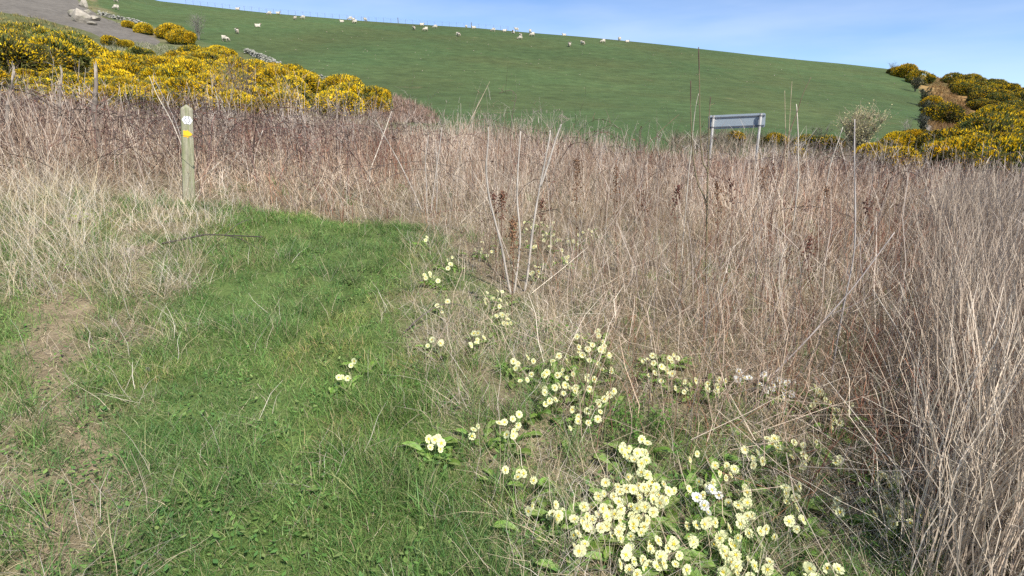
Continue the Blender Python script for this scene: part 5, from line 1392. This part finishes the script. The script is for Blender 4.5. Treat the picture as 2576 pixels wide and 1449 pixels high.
# (source px x, y of the body, pose, heading in degrees: 180 = facing left, label)
FLOCK = [
 (467, 3, 'stand', 0, 'topmost sheep at the very edge above the rubble wall'), (465, 32, 'graze', 200, 'sheep below the topmost one, uphill of the rubble wall'), (950, 36, 'lie', 0, 'sheep resting on the skyline at the left end of the fence'),
 (950, 127, 'graze', 300, 'sheep grazing alone midway above the lone gorse'), (903, 159, 'graze', 0, 'largest nearest sheep, grazing just above the gorse band'), (1030, 105, 'lie', 20, 'sheep lying alone on the open slope left of the skyline pair'),
 (1078, 54, 'graze', 180, 'sheep grazing just under the fence near its left end'), (1112, 50, 'lie', 0, 'sheep half hidden by the crest right of the grazing one under the fence'), (1180, 72, 'graze', 270, 'left sheep of the close pair below the fence'),
 (1212, 70, 'graze', 180, 'right sheep of the close pair below the fence'), (1368, 86, 'lie', 180, 'small sheep lying left of the middle fence group'), (1402, 75, 'graze', 180, 'left one of two overlapping sheep on the crest'), (1412, 76, 'lie', 0, 'right one of two overlapping sheep on the crest'),
 (1419, 87, 'graze', 250, 'sheep grazing in front of the overlapping pair on the crest'), (1462, 79, 'graze', 90, 'sheep seen end-on against a fence post right of the overlapping pair'), (1657, 113, 'graze', 290, 'left sheep of the middle trio below the fence'),
 (1687, 99, 'lie', 0, 'sheep lying near the crest above the middle trio'), (1702, 118, 'graze', 200, 'lowest sheep of the middle trio'), (1741, 107, 'graze', 180, 'right sheep of the middle trio'), (1834, 139, 'graze', 300, 'lone sheep grazing lowest in the centre of the slope'),
 (1865, 103, 'lie', 90, 'sheep resting by the thick fence post on the crest'), (1896, 111, 'lie', 180, 'sheep lying right of the thick fence post'), (1973, 120, 'graze', 180, 'sheep grazing on the crest at the right end of the fence'),
 (2017, 123, 'lie', 0, 'sheep lying at the last fence posts'), (2066, 118, 'stand', 180, 'sheep standing on the skyline past the fence end'), (2052, 130, 'lie', 270, 'small sheep lying below the skyline past the fence end'), (2083, 141, 'graze', 280, 'upper sheep of the pair below the fence end'),
 (2080, 152, 'graze', 180, 'lower sheep of the pair below the fence end'), (2120, 126, 'stand', 100, 'sheep end-on upon the skyline right of the pair'), (2129, 139, 'graze', 180, 'sheep grazing just under the end-on skyline sheep'), (2257, 140, 'lie', 180, 'sheep resting half behind the smooth crest, alone'),
 (2278, 180, 'graze', 280, 'lowest sheep on the right part of the slope'), (2331, 174, 'graze', 290, 'sheep grazing right of the lowest one on the slope'), (2412, 166, 'graze', 180, 'sheep grazing broadside just under the right crest'), (2477, 157, 'stand', 100, 'sheep end-on on the right skyline'), (2508, 166, 'lie', 0, 'rightmost sheep, resting on the skyline'),
]
for sx, sy, pose, head, lab in FLOCK:
    a, b = sx / 4, sy / 4
    sky_y = np.interp(a, _sky[:, 0], _sky[:, 1])
    b = max(b + (1.8 if pose != 'lie' else .9), sky_y + .35)
    p = unproject([a], [b])[0]
    if p[1] > 172: s = p[0] / p[1]; p = np.array([s * 171, 171, float(H(s * 171, 171))])
    o = link('sheep', SHEEP[pose], None, p - [0, 0, .02], (0, 0, rad(head + rw.normal(0, 8))), 1.0 * rw.uniform(.95, 1.1)); tag(o, lab, 'sheep', 'sheep grazing on the hill')
